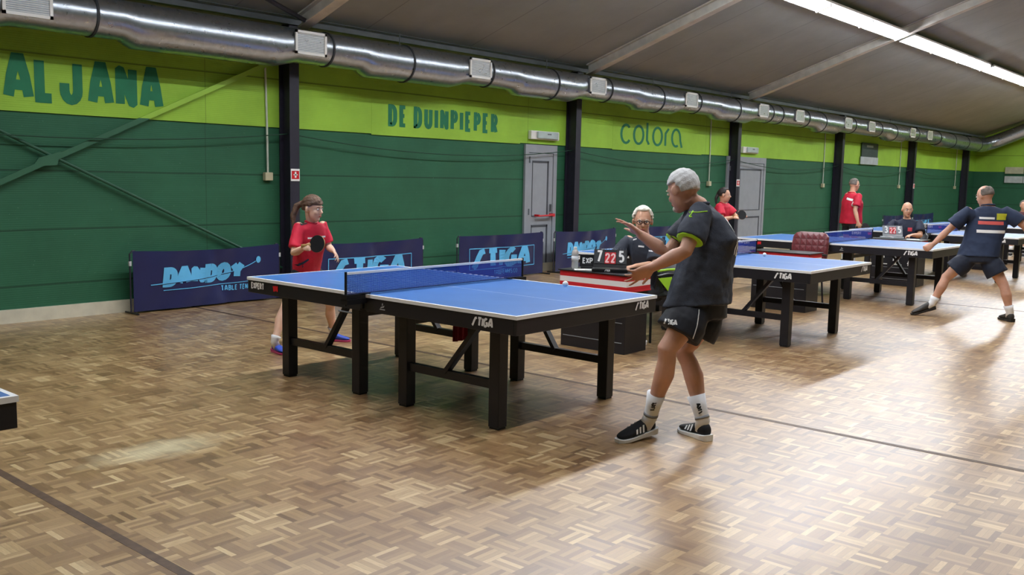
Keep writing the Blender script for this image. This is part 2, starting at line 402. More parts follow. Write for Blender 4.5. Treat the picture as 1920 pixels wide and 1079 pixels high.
for y0, y1 in ((YW + .1, RIDGE), (RIDGE, YF - .1)):
    a, b = zrf(y0) + e, zrf(y1) + e
    m.add([(XL, y0, a), (XR + .2, y0, a), (XR + .2, y1, b), (XL, y1, b), (XL, y0, a + t_), (XR + .2, y0, a + t_), (XR + .2, y1, b + t_), (XL, y1, b + t_)],
          [(0, 3, 2, 1), (4, 5, 6, 7), (0, 1, 5, 4), (1, 2, 6, 5), (2, 3, 7, 6), (3, 0, 4, 7)])
struct(m.build('ceiling', M_CEIL))
m = MB(); m.box((XL, YW - .05, 0), (XR, YW, .135)); struct(m.build('baseboard_back', M_CREAM))
m = MB(); m.box((XL, 4.76, 3.345), (XR, 4.86, 3.43)); m.box((XL, 4.70, 3.425), (XR, 4.90, 3.435)); struct(m.build('trim_1', M_RAIL))
for i, xx in enumerate((-3.03, .84, 8.3, 16.5)):
    m = MB(); m.box((xx - .022, YF, 0), (xx + .022, YW - .06, .0012)); struct(m.build('trim_%d' % (i + 2), mat('dark_line_paint', '5a4638', .5, var=.25, scale=20)))
ORD = ['first', 'second', 'third', 'fourth', 'fifth', 'sixth', 'seventh']
for n in range(-1, 6):
    x = X0 + BAY * n
    m = MB(); d = x - .07
    # I-section: two flanges and a web, the camera sees its left side and front flange
    m.box((d, 4.80, 0), (d + .14, 4.815, 3.42)); m.box((d, 5.005, 0), (d + .14, 5.02, 3.42)); m.box((d + .05, 4.815, 0), (d + .09, 5.005, 3.42))
    m.box((d - .01, 4.79, 3.30), (d + .15, 5.02, 3.42))
    o = struct(m.build('wall_column', M_DARK)); o['label'] = 'dark steel wall column'
    m = MB(); k = -1
    if n > 2: struct(o); continue      # no beams show under the far part of the ceiling
    for y0, y1 in ((4.62, RIDGE), (RIDGE, YF)):
        a, b = zrf(y0), zrf(y1)
        for (xa, xb, za, zb) in ((d - .01, d + .15, 0, .02), (d + .05, d + .09, .02, .15), (d - .01, d + .15, .15, .17)):
            m.add([(xa, y0, a + za), (xb, y0, a + za), (xb, y1, b + za), (xa, y1, b + za), (xa, y0, a + zb), (xb, y0, a + zb), (xb, y1, b + zb), (xa, y1, b + zb)],
                  [(0, 3, 2, 1), (4, 5, 6, 7), (0, 1, 5, 4), (1, 2, 6, 5), (2, 3, 7, 6), (3, 0, 4, 7)])
    struct(m.build('ceiling_beam', M_BEIGE))
# roof brace rod by the first column
m = MB(); m.tube([(2.16, 4.5, 3.36), (.4, 3.75, 3.60), (-3.5, 2.1, 4.18)], .028, 8)
tag(m.build('roof_brace_rod', M_DARK, smooth=True), 'thin dark diagonal rod under the ceiling running up to the first column', 'rod')
# wall cross brace painted like the wall
def zpaint(name, a, b):
    t = NT(name); v = t.obj(); x, y, z = t.xyz(v)
    t.base(t.mix(t.math('GREATER_THAN', z, 2.12), srgb(a), srgb(b))); t.b.inputs['Roughness'].default_value = .55; return t.m
mp = zpaint('wall_paint_on_steel', '2e6449', '9ccb46')
root = thing('cross_brace', 'steel cross brace painted green and lime on the wall left of the first column', 'brace', (-.7, 4.93, 0))
m = MB(); m.beam((-3.55, 4.95, .30), (2.12, 4.95, 2.955), .012, .055); o = local(m.build('brace_bar', mp, root), root); o['label'] = 'bar rising to the right, lime at its upper end'
m = MB(); m.tube([(-3.55, 4.975, 3.05), (2.12, 4.975, .37)], .016, 8); o = local(m.build('brace_bar', mat('dark_green_steel', '24553f', .5), root), root); o['label'] = 'darker bar falling to the right'
m = MB(); m.prism([(-.86, 1.575), (-.62, 1.59), (-.58, 1.73), (-.8, 1.66)], -4.962, -4.945, 0, Matrix(((1, 0, 0, 0), (0, 0, -1, 0), (0, 1, 0, 0), (0, 0, 0, 1))))
local(m.build('gusset_plate', mp, root), root)
# painted wall names
def wall_text(name, text, x, z, size, thick, label, width, ws, gap, space=.5, pos=None):
    m = MB()
    if pos:
        for g, px, w2 in zip(text, pos, ws): letters(m, [g], lambda a, b: (px + a, YW - .0235, z + b), size, thick, w2)
    else:
        k = (width - thick) / text_w(text, size, ws, gap, space)
        letters(m, text, lambda a, b: (x + thick / 2 + a * k, YW - .0235, z + b), size, thick, ws, gap, space)
    return tag(m.build(name, M_DGREEN), label, 'wall lettering')
wall_text('painted_name', list('RALJANA'), 0, 2.262, .37, .10, 'tall green letters ending in ALJANA on the lime band at the left', 0, [.6, .74, .62, .80, .70, .64, .68], 0, pos=[-1.325, -1.035, -.735, -.50, -.20, .10, .37])
wall_text('painted_name', list('DE DUINPIEPER'), 3.93, 2.255, .25, .055, 'green letters DE DUINPIEPER on the lime band between the first two columns', 2.26, .5, .34, space=.5)
wall_text('painted_name', list('colora'), 9.6, 2.235, .40, .045, 'rounded thin green letters colora on the lime band past the door', 2.2, .8, .2)
# raised lime sign boards behind the names
for i, (a, b) in enumerate(((3.62, 6.75), (9.35, 12.6))):
    m = MB(); m.box((a, YW - .022, 2.10), (b, YW - .02, 2.70)); struct(m.build('trim_%d' % (7 + i), M_LIME))
# ---- cord strung along the wall (top rope of the screen net)
m = MB(); pts = []
sag = [(-3.6, 1.93), (-1.1, 1.90), (2.0, 1.99)]
for n in range(-1, 5):
    xa = X0 + BAY * n
    for k in range(12):
        s_ = k / 12; pts.append((xa + BAY * s_, 4.91, 2.04 - .17 * (1 - (2 * s_ - 1) ** 2)))
m.tube(pts, .007, 6)
tag(m.build('net_cord', mat('dark_green_cord', '1f4433', .7)), 'thin dark cord sagging along the green wall from column to column', 'cord')

# ---- doors
def door(xa, xb, zt, idx, double=False, bar=True):
    root = bpy.data.objects.new('door_%d' % idx, None); COL.objects.link(root); struct(root); root.location = (xa, YW, 0)
    m = MB(); f = .09; y0, y1 = YW - .045, YW - .005
    m.box((xa, y0, 0), (xa + f, y1, zt)); m.box((xb - f, y0, 0), (xb, y1, zt)); m.box((xa + f, y0, zt - .13), (xb - f, y1, zt))
    local(m.build('door_frame', M_DOOR, root), root)
    leaves = [(xa + f, xb - f)] if not double else [(xa + f, xa + f + .42), (xa + f + .42, xb - f)]
    for la, lb in leaves:
        m = MB(); m.box((la + .008, y0 + .012, .01), (lb - .008, y1, zt - .14))
        lf = local(m.build('door_leaf', M_DOOR, root), root)
        m = MB()
        for (z0, z1) in ((.12, .78), (.92, zt - .26)):
            xs, xe = la + .1, lb - .12; yy = y0 + .006
            for bx in (((xs, z1 - .035), (xe, z1)), ((xe - .035, z0), (xe, z1)), ((xs, z0), (xs + .012, z1)), ((xs, z0), (xe, z0 + .015))):
                m.box((bx[0][0], yy, bx[0][1]), (bx[1][0], yy + .008, bx[1][1]))
        local(m.build('panel_moulding', M_DOORD, root), root)
    if bar:
        m = MB(); zb = .94
        m.tube([(leaves[0][0] + .2, y0 - .07, zb - .01), (leaves[0][1] - .06, y0 - .07, zb)], .014, 8)
        m.box((leaves[0][1] - .08, y0 - .08, zb - .025), (leaves[0][1] - .03, y0 + .01, zb + .025)); m.box((leaves[0][0] + .18, y0 - .08, zb - .02), (leaves[0][0] + .21, y0 + .01, zb + .015))
        local(m.build('push_bar', M_RED, root, smooth=False), root)
        m = MB(); m.box((leaves[0][1] - .075, y0 - .03, 1.0), (leaves[0][1] - .045, y0 + .01, 1.12)); local(m.build('lock_plate', M_RAIL, root), root)
    m = MB()
    for zz in (.35, 1.0, 1.85): m.tube([(leaves[0][0] + .01, y0 - .01, zz - .05), (leaves[0][0] + .01, y0 - .01, zz + .05)], .012, 8)
    local(m.build('hinge', M_RAIL, root), root)
door(6.87, 7.70, 2.10, 1)
door(13.72, 15.58, 2.115, 2, double=True, bar=False)
def exit_light(x, z, lab):
    root = thing('emergency_light', lab, 'emergency light', (x, YW - .02, z), group=None)
    m = MB(); m.box((x, YW - .09, z), (x + .74, YW - .02, z + .14)); local(m.build('housing', M_WHITE, root, bevel=.01), root)
    m = MB(); m.box((x + .14, YW - .125, z + .015), (x + .68, YW - .09, z + .13)); local(m.build('lens', mat('frosted_lens', 'b9c9c9', .3), root, bevel=.012), root)
    m = MB(); m.box((x + .38, YW - .128, z + .08), (x + .48, YW - .124, z + .10))
    local(m.build('indicator', M_RAIL, root), root)
exit_light(6.95, 2.185, 'white emergency light box with frosted lens above the single grey door')
exit_light(14.33, 2.20, 'white emergency light box above the grey double door')
# ---- pull cords with boxes, tags on columns
for n, x in enumerate([1.95, 12.95, 18.95, 24.75, 30.55]):
    col = ['first', 'third', 'fourth', 'fifth', 'sixth'][n]
    root = thing('pull_cord', 'pale cord with a small box hanging left of the %s wall column' % col, 'pull cord', (x, 5.0, 1.47))
    m = MB(); m.tube([(x - .03, 5.005, 3.0), (x - .01, 5.005, 2.2), (x, 5.01, 1.56)], .013, 6); local(m.build('cord', mat('pale_cord', 'cfd6cb', .6), root), root)
    m = MB(); m.box((x - .055, 4.975, 1.46), (x + .055, 5.0395, 1.56)); local(m.build('switch_box', mat('cream_plastic', 'c9c3a4', .5), root, bevel=.008), root)
for n, lab in ((0, 'first'), (2, 'third'), (4, 'fifth')):
    x = X0 + BAY * n
    root = thing('hydrant_sign', 'small red and white safety sign on the %s wall column' % lab, 'sign', (x, 4.80, 1.54))
    m = MB(); m.box((x - .065, 4.79, 1.46), (x + .065, 4.799, 1.61)); local(m.build('plate', M_WTXT, root), root)
    m = MB(); m.box((x - .055, 4.787, 1.485), (x + .055, 4.7895, 1.585)); local(m.build('red_field', M_RED, root), root)
    m = MB(); m.box((x - .012, 4.785, 1.50), (x + .012, 4.7868, 1.575)); m.box((x - .03, 4.785, 1.53), (x + .03, 4.7868, 1.545)); local(m.build('pictogram', M_WTXT, root), root)
# hanging banner on the lime wall, notice boards on end wall
root = thing('hanging_banner', 'narrow dark banner with a pale bottom strip high between the fourth and fifth columns', 'banner', (22, 5.0, 2.2))
m = MB(); m.box((21.45, 4.975, 2.33), (22.7, 4.99, 2.72)); local(m.build('dark_field', mat('slate_banner', '3a4a48', .6), root), root)
m = MB(); m.box((21.4, 4.974, 2.12), (22.75, 4.991, 2.33)); local(m.build('pale_strip', mat('pale_strip', 'b4bfc4', .6), root), root)
m = MB(); m.box((21.8, 4.972, 2.60), (22.3, 4.976, 2.66)); local(m.build('lettering', mat('grey_letter', '8c9696', .6), root), root)
for z0, hx, lab in ((2.05, 'b9bba0', 'upper beige board with three panels on the far end wall'), (1.72, 'bcc5c6', 'lower pale board with three panels on the far end wall')):
    root = thing('notice_board', lab, 'board', (32.96, 3, z0))
    for k in range(3):
        m = MB(); m.box((32.93, 3.98 - .62 * k - .6, z0), (32.97, 3.98 - .62 * k, z0 + .24)); local(m.build('panel', mat('board_' + hx, hx, .6), root), root)

# ---- ventilation duct
root = thing('ventilation_duct', 'long round galvanised air duct with white grilles along the top of the wall', 'duct', (0, 4.55, 3.05))
DY = 4.55; ZT = 3.265
vents = [-1.10, 2.10, 5.05, 7.90, 10.93, 13.96, 15.80, 18.70, 20.33, 23.62, 25.2]
big = [(-3.0, -1.5), (.0, 1.72), (3.1, 4.62), (6.05, 7.35), (9.3, 10.5), (12.2, 13.5), (17.2, 18.3), (22, 23.2), (26.5, 31.6)]
def duct_r(x):
    for a, b in big:
        if a <= x <= b: return .236
        if a - .14 < x < a: return .2 + .036 * (x - a + .14) / .14
        if b < x < b + .3: return .236 - .036 * (x - b) / .3
    return .2
xs = [XL]
for a, b in big: xs += [a - .14, a, b, b + .3]
allx = sorted(set(xs + [XL + .5 * i for i in range(int((31.6 - XL) / .5))]))
allx = [x for x in allx if x <= 31.6]
def circ(c, u, wv, r, n=40): return [c + (u * math.cos(2 * PI * i / n) + wv * math.sin(2 * PI * i / n)) * r for i in range(n)]
m = MB(); R = [circ(V((x, DY, ZT - duct_r(x))), V((0, 1, 0)), V((0, 0, 1)), duct_r(x)) for x in allx]
# elbow, then the duct climbs with the roof along the end wall
c0 = V((31.6, DY, ZT - .236)); d1 = V((0, -1, .42)).normalized()
for k in range(1, 7):
    a = k / 6 * PI / 2; p = c0 + V((1, 0, 0)) * math.sin(a) * .6 + d1 * (1 - math.cos(a)) * .6; dd = (V((1, 0, 0)) * math.cos(a) + d1 * math.sin(a)).normalized()
    wv = V((0, 0, 1)); wv = (wv - dd * wv.dot(dd)).normalized(); uu = wv.cross(dd); R.append(circ(p, uu, wv, .24))
p = p + d1 * 8.5; R.append(circ(p, uu, wv, .24))
m.rings(R); local(m.build('duct_pipe', M_GALV, root, smooth=True), root)
seams = [-2.2, -.43, 2.46, 3.76, 5.36, 6.85, 8.35, 9.95, 11.35, 12.9, 14.5, 15.0, 16.4, 17.3, 19.3, 21.2, 22.3, 24.3, 26.4, 27.9, 29.4, 31.0]
for x in seams:
    m = MB(); r = duct_r(x); R = []
    for dx, rr in ((-.012, r), (-.012, r + .012), (.012, r + .012), (.012, r)): R.append(circ(V((x + dx, DY, ZT - r)), V((0, 1, 0)), V((0, 0, 1)), rr))
    m.rings(R, close=False); local(m.build('joint_ring', mat('dark_gasket', '33373b', .6), root), root)
for x in vents:
    r = duct_r(x); zc = ZT - .185; y0 = DY - r - .03; hw, hh = .225, .135
    m = MB(); m.box((x - hw + .02, y0 + .01, zc - hh + .015), (x + hw - .02, DY - .08, zc + hh - .015)); local(m.build('grille_neck', M_GALV, root), root)
    m = MB(); f = .03
    m.box((x - hw, y0, zc - hh), (x + hw, y0 + .02, zc - hh + f)); m.box((x - hw, y0, zc + hh - f), (x + hw, y0 + .02, zc + hh)); m.box((x - hw, y0, zc - hh), (x - hw + f, y0 + .02, zc + hh)); m.box((x + hw - f, y0, zc - hh), (x + hw, y0 + .02, zc + hh))
    g = local(m.build('air_grille', M_WHITE, root), root)
    m = MB()
    for k in range(11):
        zz = zc - hh + f + (2 * hh - 2 * f) * (k + .5) / 11; m.box((x - hw + f, y0 + .006, zz - .0028), (x + hw - f, y0 + .016, zz + .0035))
    g2 = local(m.build('slats', M_WHITE, root), root); g2.parent = g
    m = MB(); m.box((x - hw + f, y0 + .017, zc - hh + f), (x + hw - f, y0 + .019, zc + hh - f)); g3 = local(m.build('dark_opening', mat('grille_dark', '26282a', .7), root), root); g3.parent = g
hang = [3.7, 6.8, 9.9, 12.9, 17.3, 22.3]
for x in hang:
    m = MB(); m.tube([(x, DY, ZT - .02), (x, DY, zrf(DY) + .1)], .006, 6); local(m.build('hanger_rod', M_RAIL, root), root)

# ---- fluorescent light strips, one under each bay, two rows plus the mirrored slope
def light_strip(x0, x1, y, lab, group=None, glow=None):
    zc = zrf(y) - .06
    root = thing('light_strip', lab, 'light', ((x0 + x1) / 2, y, zc), group=group)
    ang = math.atan(SL) * (1 if y > RIDGE else -1); T = Matrix.Translation((0, y, zc)) @ Matrix.Rotation(-ang, 4, 'X')
    m = MB(); m.box((x0, -.15, .03), (x1, .15, .075), 0, T); local(m.build('housing', M_WHITE, root), root)
    n = 3; L = (x1 - x0) / n
    for k in range(n):
        a, b = x0 + L * k + .03, x0 + L * (k + 1) - .03
        m = MB(); m.box((a, -.105, .002), (b, .105, .03), 0, T); local(m.build('diffuser', glow or M_LAMPE, root), root)
        m = MB(); m.box((b, -.13, -.012), (b + .06, .13, .032), 0, T) if k < n - 1 else m.box((b, -.13, -.012), (b + .02, .13, .032), 0, T)
        local(m.build('end_cap', M_WHITE, root), root)
where = {0: 'between the first and second ceiling beams', 1: 'between the second and third ceiling beams', 2: 'just past the third ceiling beam', 3: 'last but one towards the far end wall', 4: 'at the far end of its row', -1: 'left of the first ceiling beam'}
for n in range(-1, 5):
    a = X0 + BAY * n + .12; b = a + BAY - .3
    light_strip(a, b, 1.45, 'bright fluorescent strip on the sloped ceiling %s' % where.get(n, 'behind the view'))
    light_strip(a, b, -3.3, 'second-row fluorescent strip %s' % where.get(n, 'behind the view'), glow=M_LAMP2)

# ================================================================== TABLES
def table_proto():
    root = thing('tennis_table', '', 'table tennis table')
    first = None
    for sgn in (-1, 1):
        # half spans y 0..sgn*1.37
        T = Matrix.Rotation(0 if sgn < 0 else PI, 4, 'Z')
        m = MB(); m.box((-.7625, -1.37, .738), (.7625, -.004, .76), 0, T); top = m.build('playing_surface', M_TABLE, root)
        m = MB()
        for bx in (((-.757, -1.365, .642), (.757, -1.345, .738)), ((-.757, -.03, .655), (.757, -.012, .738)), ((-.757, -1.345, .642), (-.737, -.03, .738)), ((.737, -1.345, .642), (.757, -.03, .738)),
                   ((-.737, -.72, .69), (.737, -.68, .735))): m.box(*bx, 0, T)
        m.build('apron_frame', M_BLACK, root, bevel=.003)
        for lx in (-.58, .58):
            for ly in (-1.076, -.245):
                m = MB(); m.box((lx - .042, ly - .042, .012), (lx + .042, ly + .042, .70), 0, T); lg = m.build('leg', M_BLACK, root, bevel=.004)
                m = MB(); m.box((lx - .036, ly - .036, 0), (lx + .036, ly + .036, .012), 0, T); m.build('foot_pad', M_BLACKP, lg)
            m = MB(); m.box((lx - .02, -1.034, .25), (lx + .02, -.287, .305), 0, T); m.build('stretcher', M_BLACK, root)
            m = MB(); a, b = ((lx, -.62, .29), (lx, -.93, .66)) if lx < 0 else ((lx, -.62, .29), (lx, -.36, .66))
            a, b = T @ V(a), T @ V(b); m.beam(a, b, .03, .05, upv=(1, 0, 0)); m.build('diagonal_brace', M_BLACK, root)
        m = MB()
        m.box((-.56, -.265, .56), (.56, -.225, .60), 0, T); m.build('cross_rail', M_BLACK, root)
    # net set
    m = MB(); m.add([(-.905, 0, .762), (.905, 0, .762), (.905, 0, .902), (-.905, 0, .902)], [(0, 1, 2, 3)]); net = m.build('net', M_NET, root)
    m = MB(); m.box((-.905, -.006, .899), (.905, .006, .9145)); m.build('net_tape', M_WTXT, net)
    m = MB(); m.box((-.90, -.004, .764), (.90, .004, .770)); m.build('bottom_cord', mat('navy_cord', '25306a', .6), net)
    for sx in (-1, 1):
        m = MB(); m.tube([(sx * .909, 0, .69), (sx * .909, 0, .918)], .009, 8); ps = m.build('net_post', M_BLACKP, root)
        m = MB(); m.box((min(sx * .72, sx * .925), -.035, .70), (max(sx * .72, sx * .925), .035, .735)); m.box((min(sx * .72, sx * .80), -.03, .76), (max(sx * .72, sx * .80), .03, .768)); m.box((min(sx * .765, sx * .925), -.03, .725), (max(sx * .765, sx * .925), .03, .766)); m.build('net_clamp', M_BLACKP, ps)
    # lettering on the aprons
    def side(y0, z0): return lambda a, b: (-.7605, y0 - a, z0 + b)
    m = MB(); letters(m, STIGA, side(-1.02, .672), .046, .0145, .95, .26, slant=.12); m.build('maker_lettering', M_WTXT, root)
    m = MB(); letters(m, STIGA, side(.045, .705), .022, .008, .8, .22, slant=.12); m.build('maker_lettering', M_WTXT, root)
    m = MB(); letters(m, list('EXPERT'), side(1.31, .68), .040, .0125, .8, .3); m.build('model_lettering', M_WTXT, root)
    m = MB(); letters(m, list('VM'), side(1.03, .68), .038, .0135, .8, .24); m.build('model_lettering', M_RED, root)
    m = MB(); letters(m, STIGA, lambda a, b: (.50 + a, -1.3685, .682 + b), .044, .0135, .95, .26, slant=.12); m.build('maker_lettering', M_WTXT, root)
    m = MB()
    f = side(-.17, .67); P = [(0, 0), (.05, 0), (.05, .006), (0, .006)]
    for poly in ([(0, 0), (.052, 0), (.052, .007), (0, .007)], [(.004, .01), (.04, .018), (.048, .032), (.012, .02)], [(.02, .03), (.03, .03), (.033, .045), (.023, .045)]):
        m.add([f(*q) for q in poly], [(0, 1, 2, 3)])
    m.build('approval_mark', mat('grey_print', 'a9abad', .5), root)
    m = MB(); m.tube([(-.775, .24, .62), (-.775, .10, .62)], .006, 6); m.build('release_handle', M_RAIL, root)
    return root
T0 = table_proto()
TB = [((0, 0), 'nearest whole blue table tennis table with black legs, the older player at its near end'),
      ((4.16, 0), 'empty blue table tennis table right behind the older player, a ball by its net'),
      ((8.33, .18), 'blue table tennis table whose near end the navy-shirted player holds onto'),
      ((12.5, .12), 'fourth blue table tennis table along the row, partly behind the navy-shirted player'),
      ((16.65, .15), 'fifth blue table tennis table along the row'),
      ((20.8, .15), 'farthest blue table tennis table in the row'),
      ((-4.295, -.04), 'corner of a blue table tennis table cut off at the left edge')]
for i, ((x, y), lab) in enumerate(TB):
    t = T0 if i == 0 else copy_tree(T0)
    t.location = (x, y, 0); t['label'] = lab; t['group'] = 'table tennis tables in a row down the hall'

# ---- umpire boxes
def box_proto():
    root = thing('umpire_table', '', 'umpire table')
    m = MB(); m.box((.02, .02, .0), (.38, .74, .56)); m.build('body', M_BLACK, root, bevel=.006)
    m = MB(); m.box((0, 0, .56), (.40, .76, .575)); m.box((0.005, .005, .575), (.395, .755, .71)); m.build('flag_skirt', skirt_mat(), root, bevel=.003)
    m = MB(); m.box((-.01, -.01, .71), (.41, .77, .722)); m.build('table_top', M_BLACKP, root, bevel=.003)
    for zz in (.10, .28, .46):
        m = MB(); m.box((.016, .05, zz), (.0205, .71, zz + .006)); m.build('edge_strip', mat('pale_edge', '8f9499', .5), root)
    return root
def skirt_mat():
    t = NT('red_white_skirt'); v = t.obj(); x, y, z = t.xyz(v)
    k = t.math('MULTIPLY', t.math('GREATER_THAN', z, .612), t.math('LESS_THAN', z, .662))
    t.base(t.mix(k, srgb('cf1f2e'), srgb('f2f3f6'))); t.b.inputs['Roughness'].default_value = .55; return t.m
B0 = box_proto()
for i, (x, lab) in enumerate(((2.03, 'small black umpire table with a red and white skirt beside the nearest whole table'),
                              (5.92, 'black umpire table with red and white skirt in front of the burgundy chair'),
                              (10.03, 'umpire table with red skirt in front of the bald umpire'),
                              (14.2, 'umpire table with red skirt beyond the navy-shirted player'))):
    b = B0 if i == 0 else copy_tree(B0)
    b.location = (x, -.27, 0); b['label'] = lab; b['group'] = 'umpire tables between the courts'
    if i in (1, 2):
        m = MB()
        for k, yy in enumerate((.60, .38, .16)):
            f = lambda a, c, yy=yy: (.0150, yy - a, .355 + c)
            if k == 0: letters(m, ['/S'], f, .09, .034, 1.3)
            elif k == 1: letters(m, ['B', 'I'], f, .08, .028, 1.0)
            else: letters(m, ['/S', 'C'], f, .08, .028, 1.0)
            m.box((.014, yy - .12, .325), (.016, yy + .01, .337))
        if i == 2: m.build('sponsor_marks', M_WTXT, b)
def scoreboard(loc, rz, dl, dr, lab, pale=False):
    root = thing('scoreboard', lab, 'scoreboard', loc, rz); root.scale = (.86, .86, .9)
    T = Matrix.Rotation(math.radians(-22), 4, 'X')     # leans back
    m = MB(); m.box((-.19, -.085, 0), (.19, .10, .035)); m.build('base', M_BLACKP if not pale else mat('pale_grey_plastic', 'a9adb2', .5), root, bevel=.006)
    m = MB(); m.box((-.175, -.06, .03), (.175, -.045, .215), 0, T); m.build('back_board', M_BLACKP if not pale else mat('pale_grey_plastic', 'a9adb2', .5), root)
    def card(xa, xb, mc, txt, mt, h=.15):
        m = MB(); m.box((xa, -.068, .065), (xb, -.061, .065 + h), 0, T); c = m.build('number_card', mc, root)
        sz = h * .72; wd = text_w(txt, sz, .75)
        m = MB(); letters(m, txt, lambda a, b: tuple(T @ V(((xa + xb) / 2 - wd / 2 + a, -.0695, .065 + h * .14 + b))), sz, sz * .2, .75); m.build('digit', mt, c)
    dark = mat('pale_card', '8f949b', .5) if pale else mat('dark_card', '2e3034', .5)
    card(-.17, -.065, dark, [dl], M_WTXT); card(.065, .17, dark, [dr], M_WTXT)
    card(-.058, -.002, M_RED, ['2'], mat('pink_print', 'f4c9c9', .5), .12); card(.002, .058, M_RED, ['2'], mat('pink_print', 'f4c9c9', .5), .12)
    m = MB(); letters(m, STIGA, lambda a, b: (-.05 + a, -.0865, .01 + b), .018, .006, .8, .22, slant=.12); m.build('maker_lettering', M_WTXT, root)
    m = MB()
    for k in range(12): 
        xx = -.165 + .03 * k; m.tube([tuple(T @ V((xx, -.068 + .014 * math.cos(a), .218 + .012 * math.sin(a)))) for a in [2 * PI * i / 8 for i in range(9)]], .0016, 5)
    m.build('ring_binding', M_RAIL, root)
scoreboard((2.18, .02, .722), math.radians(-58), '7', '5', 'black flip scoreboard showing 7 and 5 on the nearest umpire table')
scoreboard((10.22, .22, .722), math.radians(-55), '3', '5', 'pale flip scoreboard showing 3 and 5 in front of the bald umpire', True)
root = thing('water_bottle', 'clear plastic bottle with white cap standing at the end of the nearest umpire table', 'bottle', (2.15, .40, .722))
m = MB(); m.tube([(0, 0, 0), (0, 0, .02), (0, 0, .09), (0, 0, .13), (0, 0, .165), (0, 0, .185)], [.03, .033, .031, .033, .03, .014], 16); m.build('bottle_body', M_CLEAR, root, smooth=True)
m = MB(); m.tube([(0, 0, .07), (0, 0, .12)], .0338, 16); m.build('bottle_label', mat('bottle_label', 'd5dbe2', .5), root, smooth=True)
m = MB(); m.tube([(0, 0, .183), (0, 0, .205)], .016, 12); m.build('bottle_cap', M_WTXT, root)
root = thing('paper_sheet', 'white score sheet lying beside the bottle on the nearest umpire table', 'paper', (2.14, .26, .723), math.radians(-50))
m = MB(); m.box((-.11, -.06, 0), (.11, .08, .002)); m.build('sheet', M_PAPER, root)
m = MB()
for k in range(5): m.box((-.09, -.045 + .02 * k, .002), (.09, -.042 + .02 * k, .0024))
m.build('printed_lines', mat('grey_print', 'a9abad', .5), root)
root = thing('table_sign', 'small black sign with white letters EXP between the bottle and the scoreboard', 'sign', (2.26, .30, .722), math.radians(-55))
m = MB(); m.box((-.09, -.02, 0), (.09, .02, .022)); m.build('sign_foot', M_BLACKP, root, bevel=.003)
m = MB(); m.box((-.10, -.008, .02), (.10, .008, .135)); m.build('sign_board', M_BLACKP, root, bevel=.003)
m = MB(); letters(m, list('EXP'), lambda a, b: (-.07 + a, -.0092, .055 + b), .045, .011, .9); m.build('sign_lettering', M_WTXT, root)
root = thing('clipboard', 'white sheet on a board at the right end of the bald umpire\'s table', 'clipboard', (10.2, -.12, .723), .3)
m = MB(); m.box((-.11, -.09, 0), (.11, .11, .006)); m.build('board', mat('grey_card', '8d9194', .6), root)
m = MB(); m.box((-.1, -.08, .006), (.1, .1, .008)); m.build('sheet', M_PAPER, root)

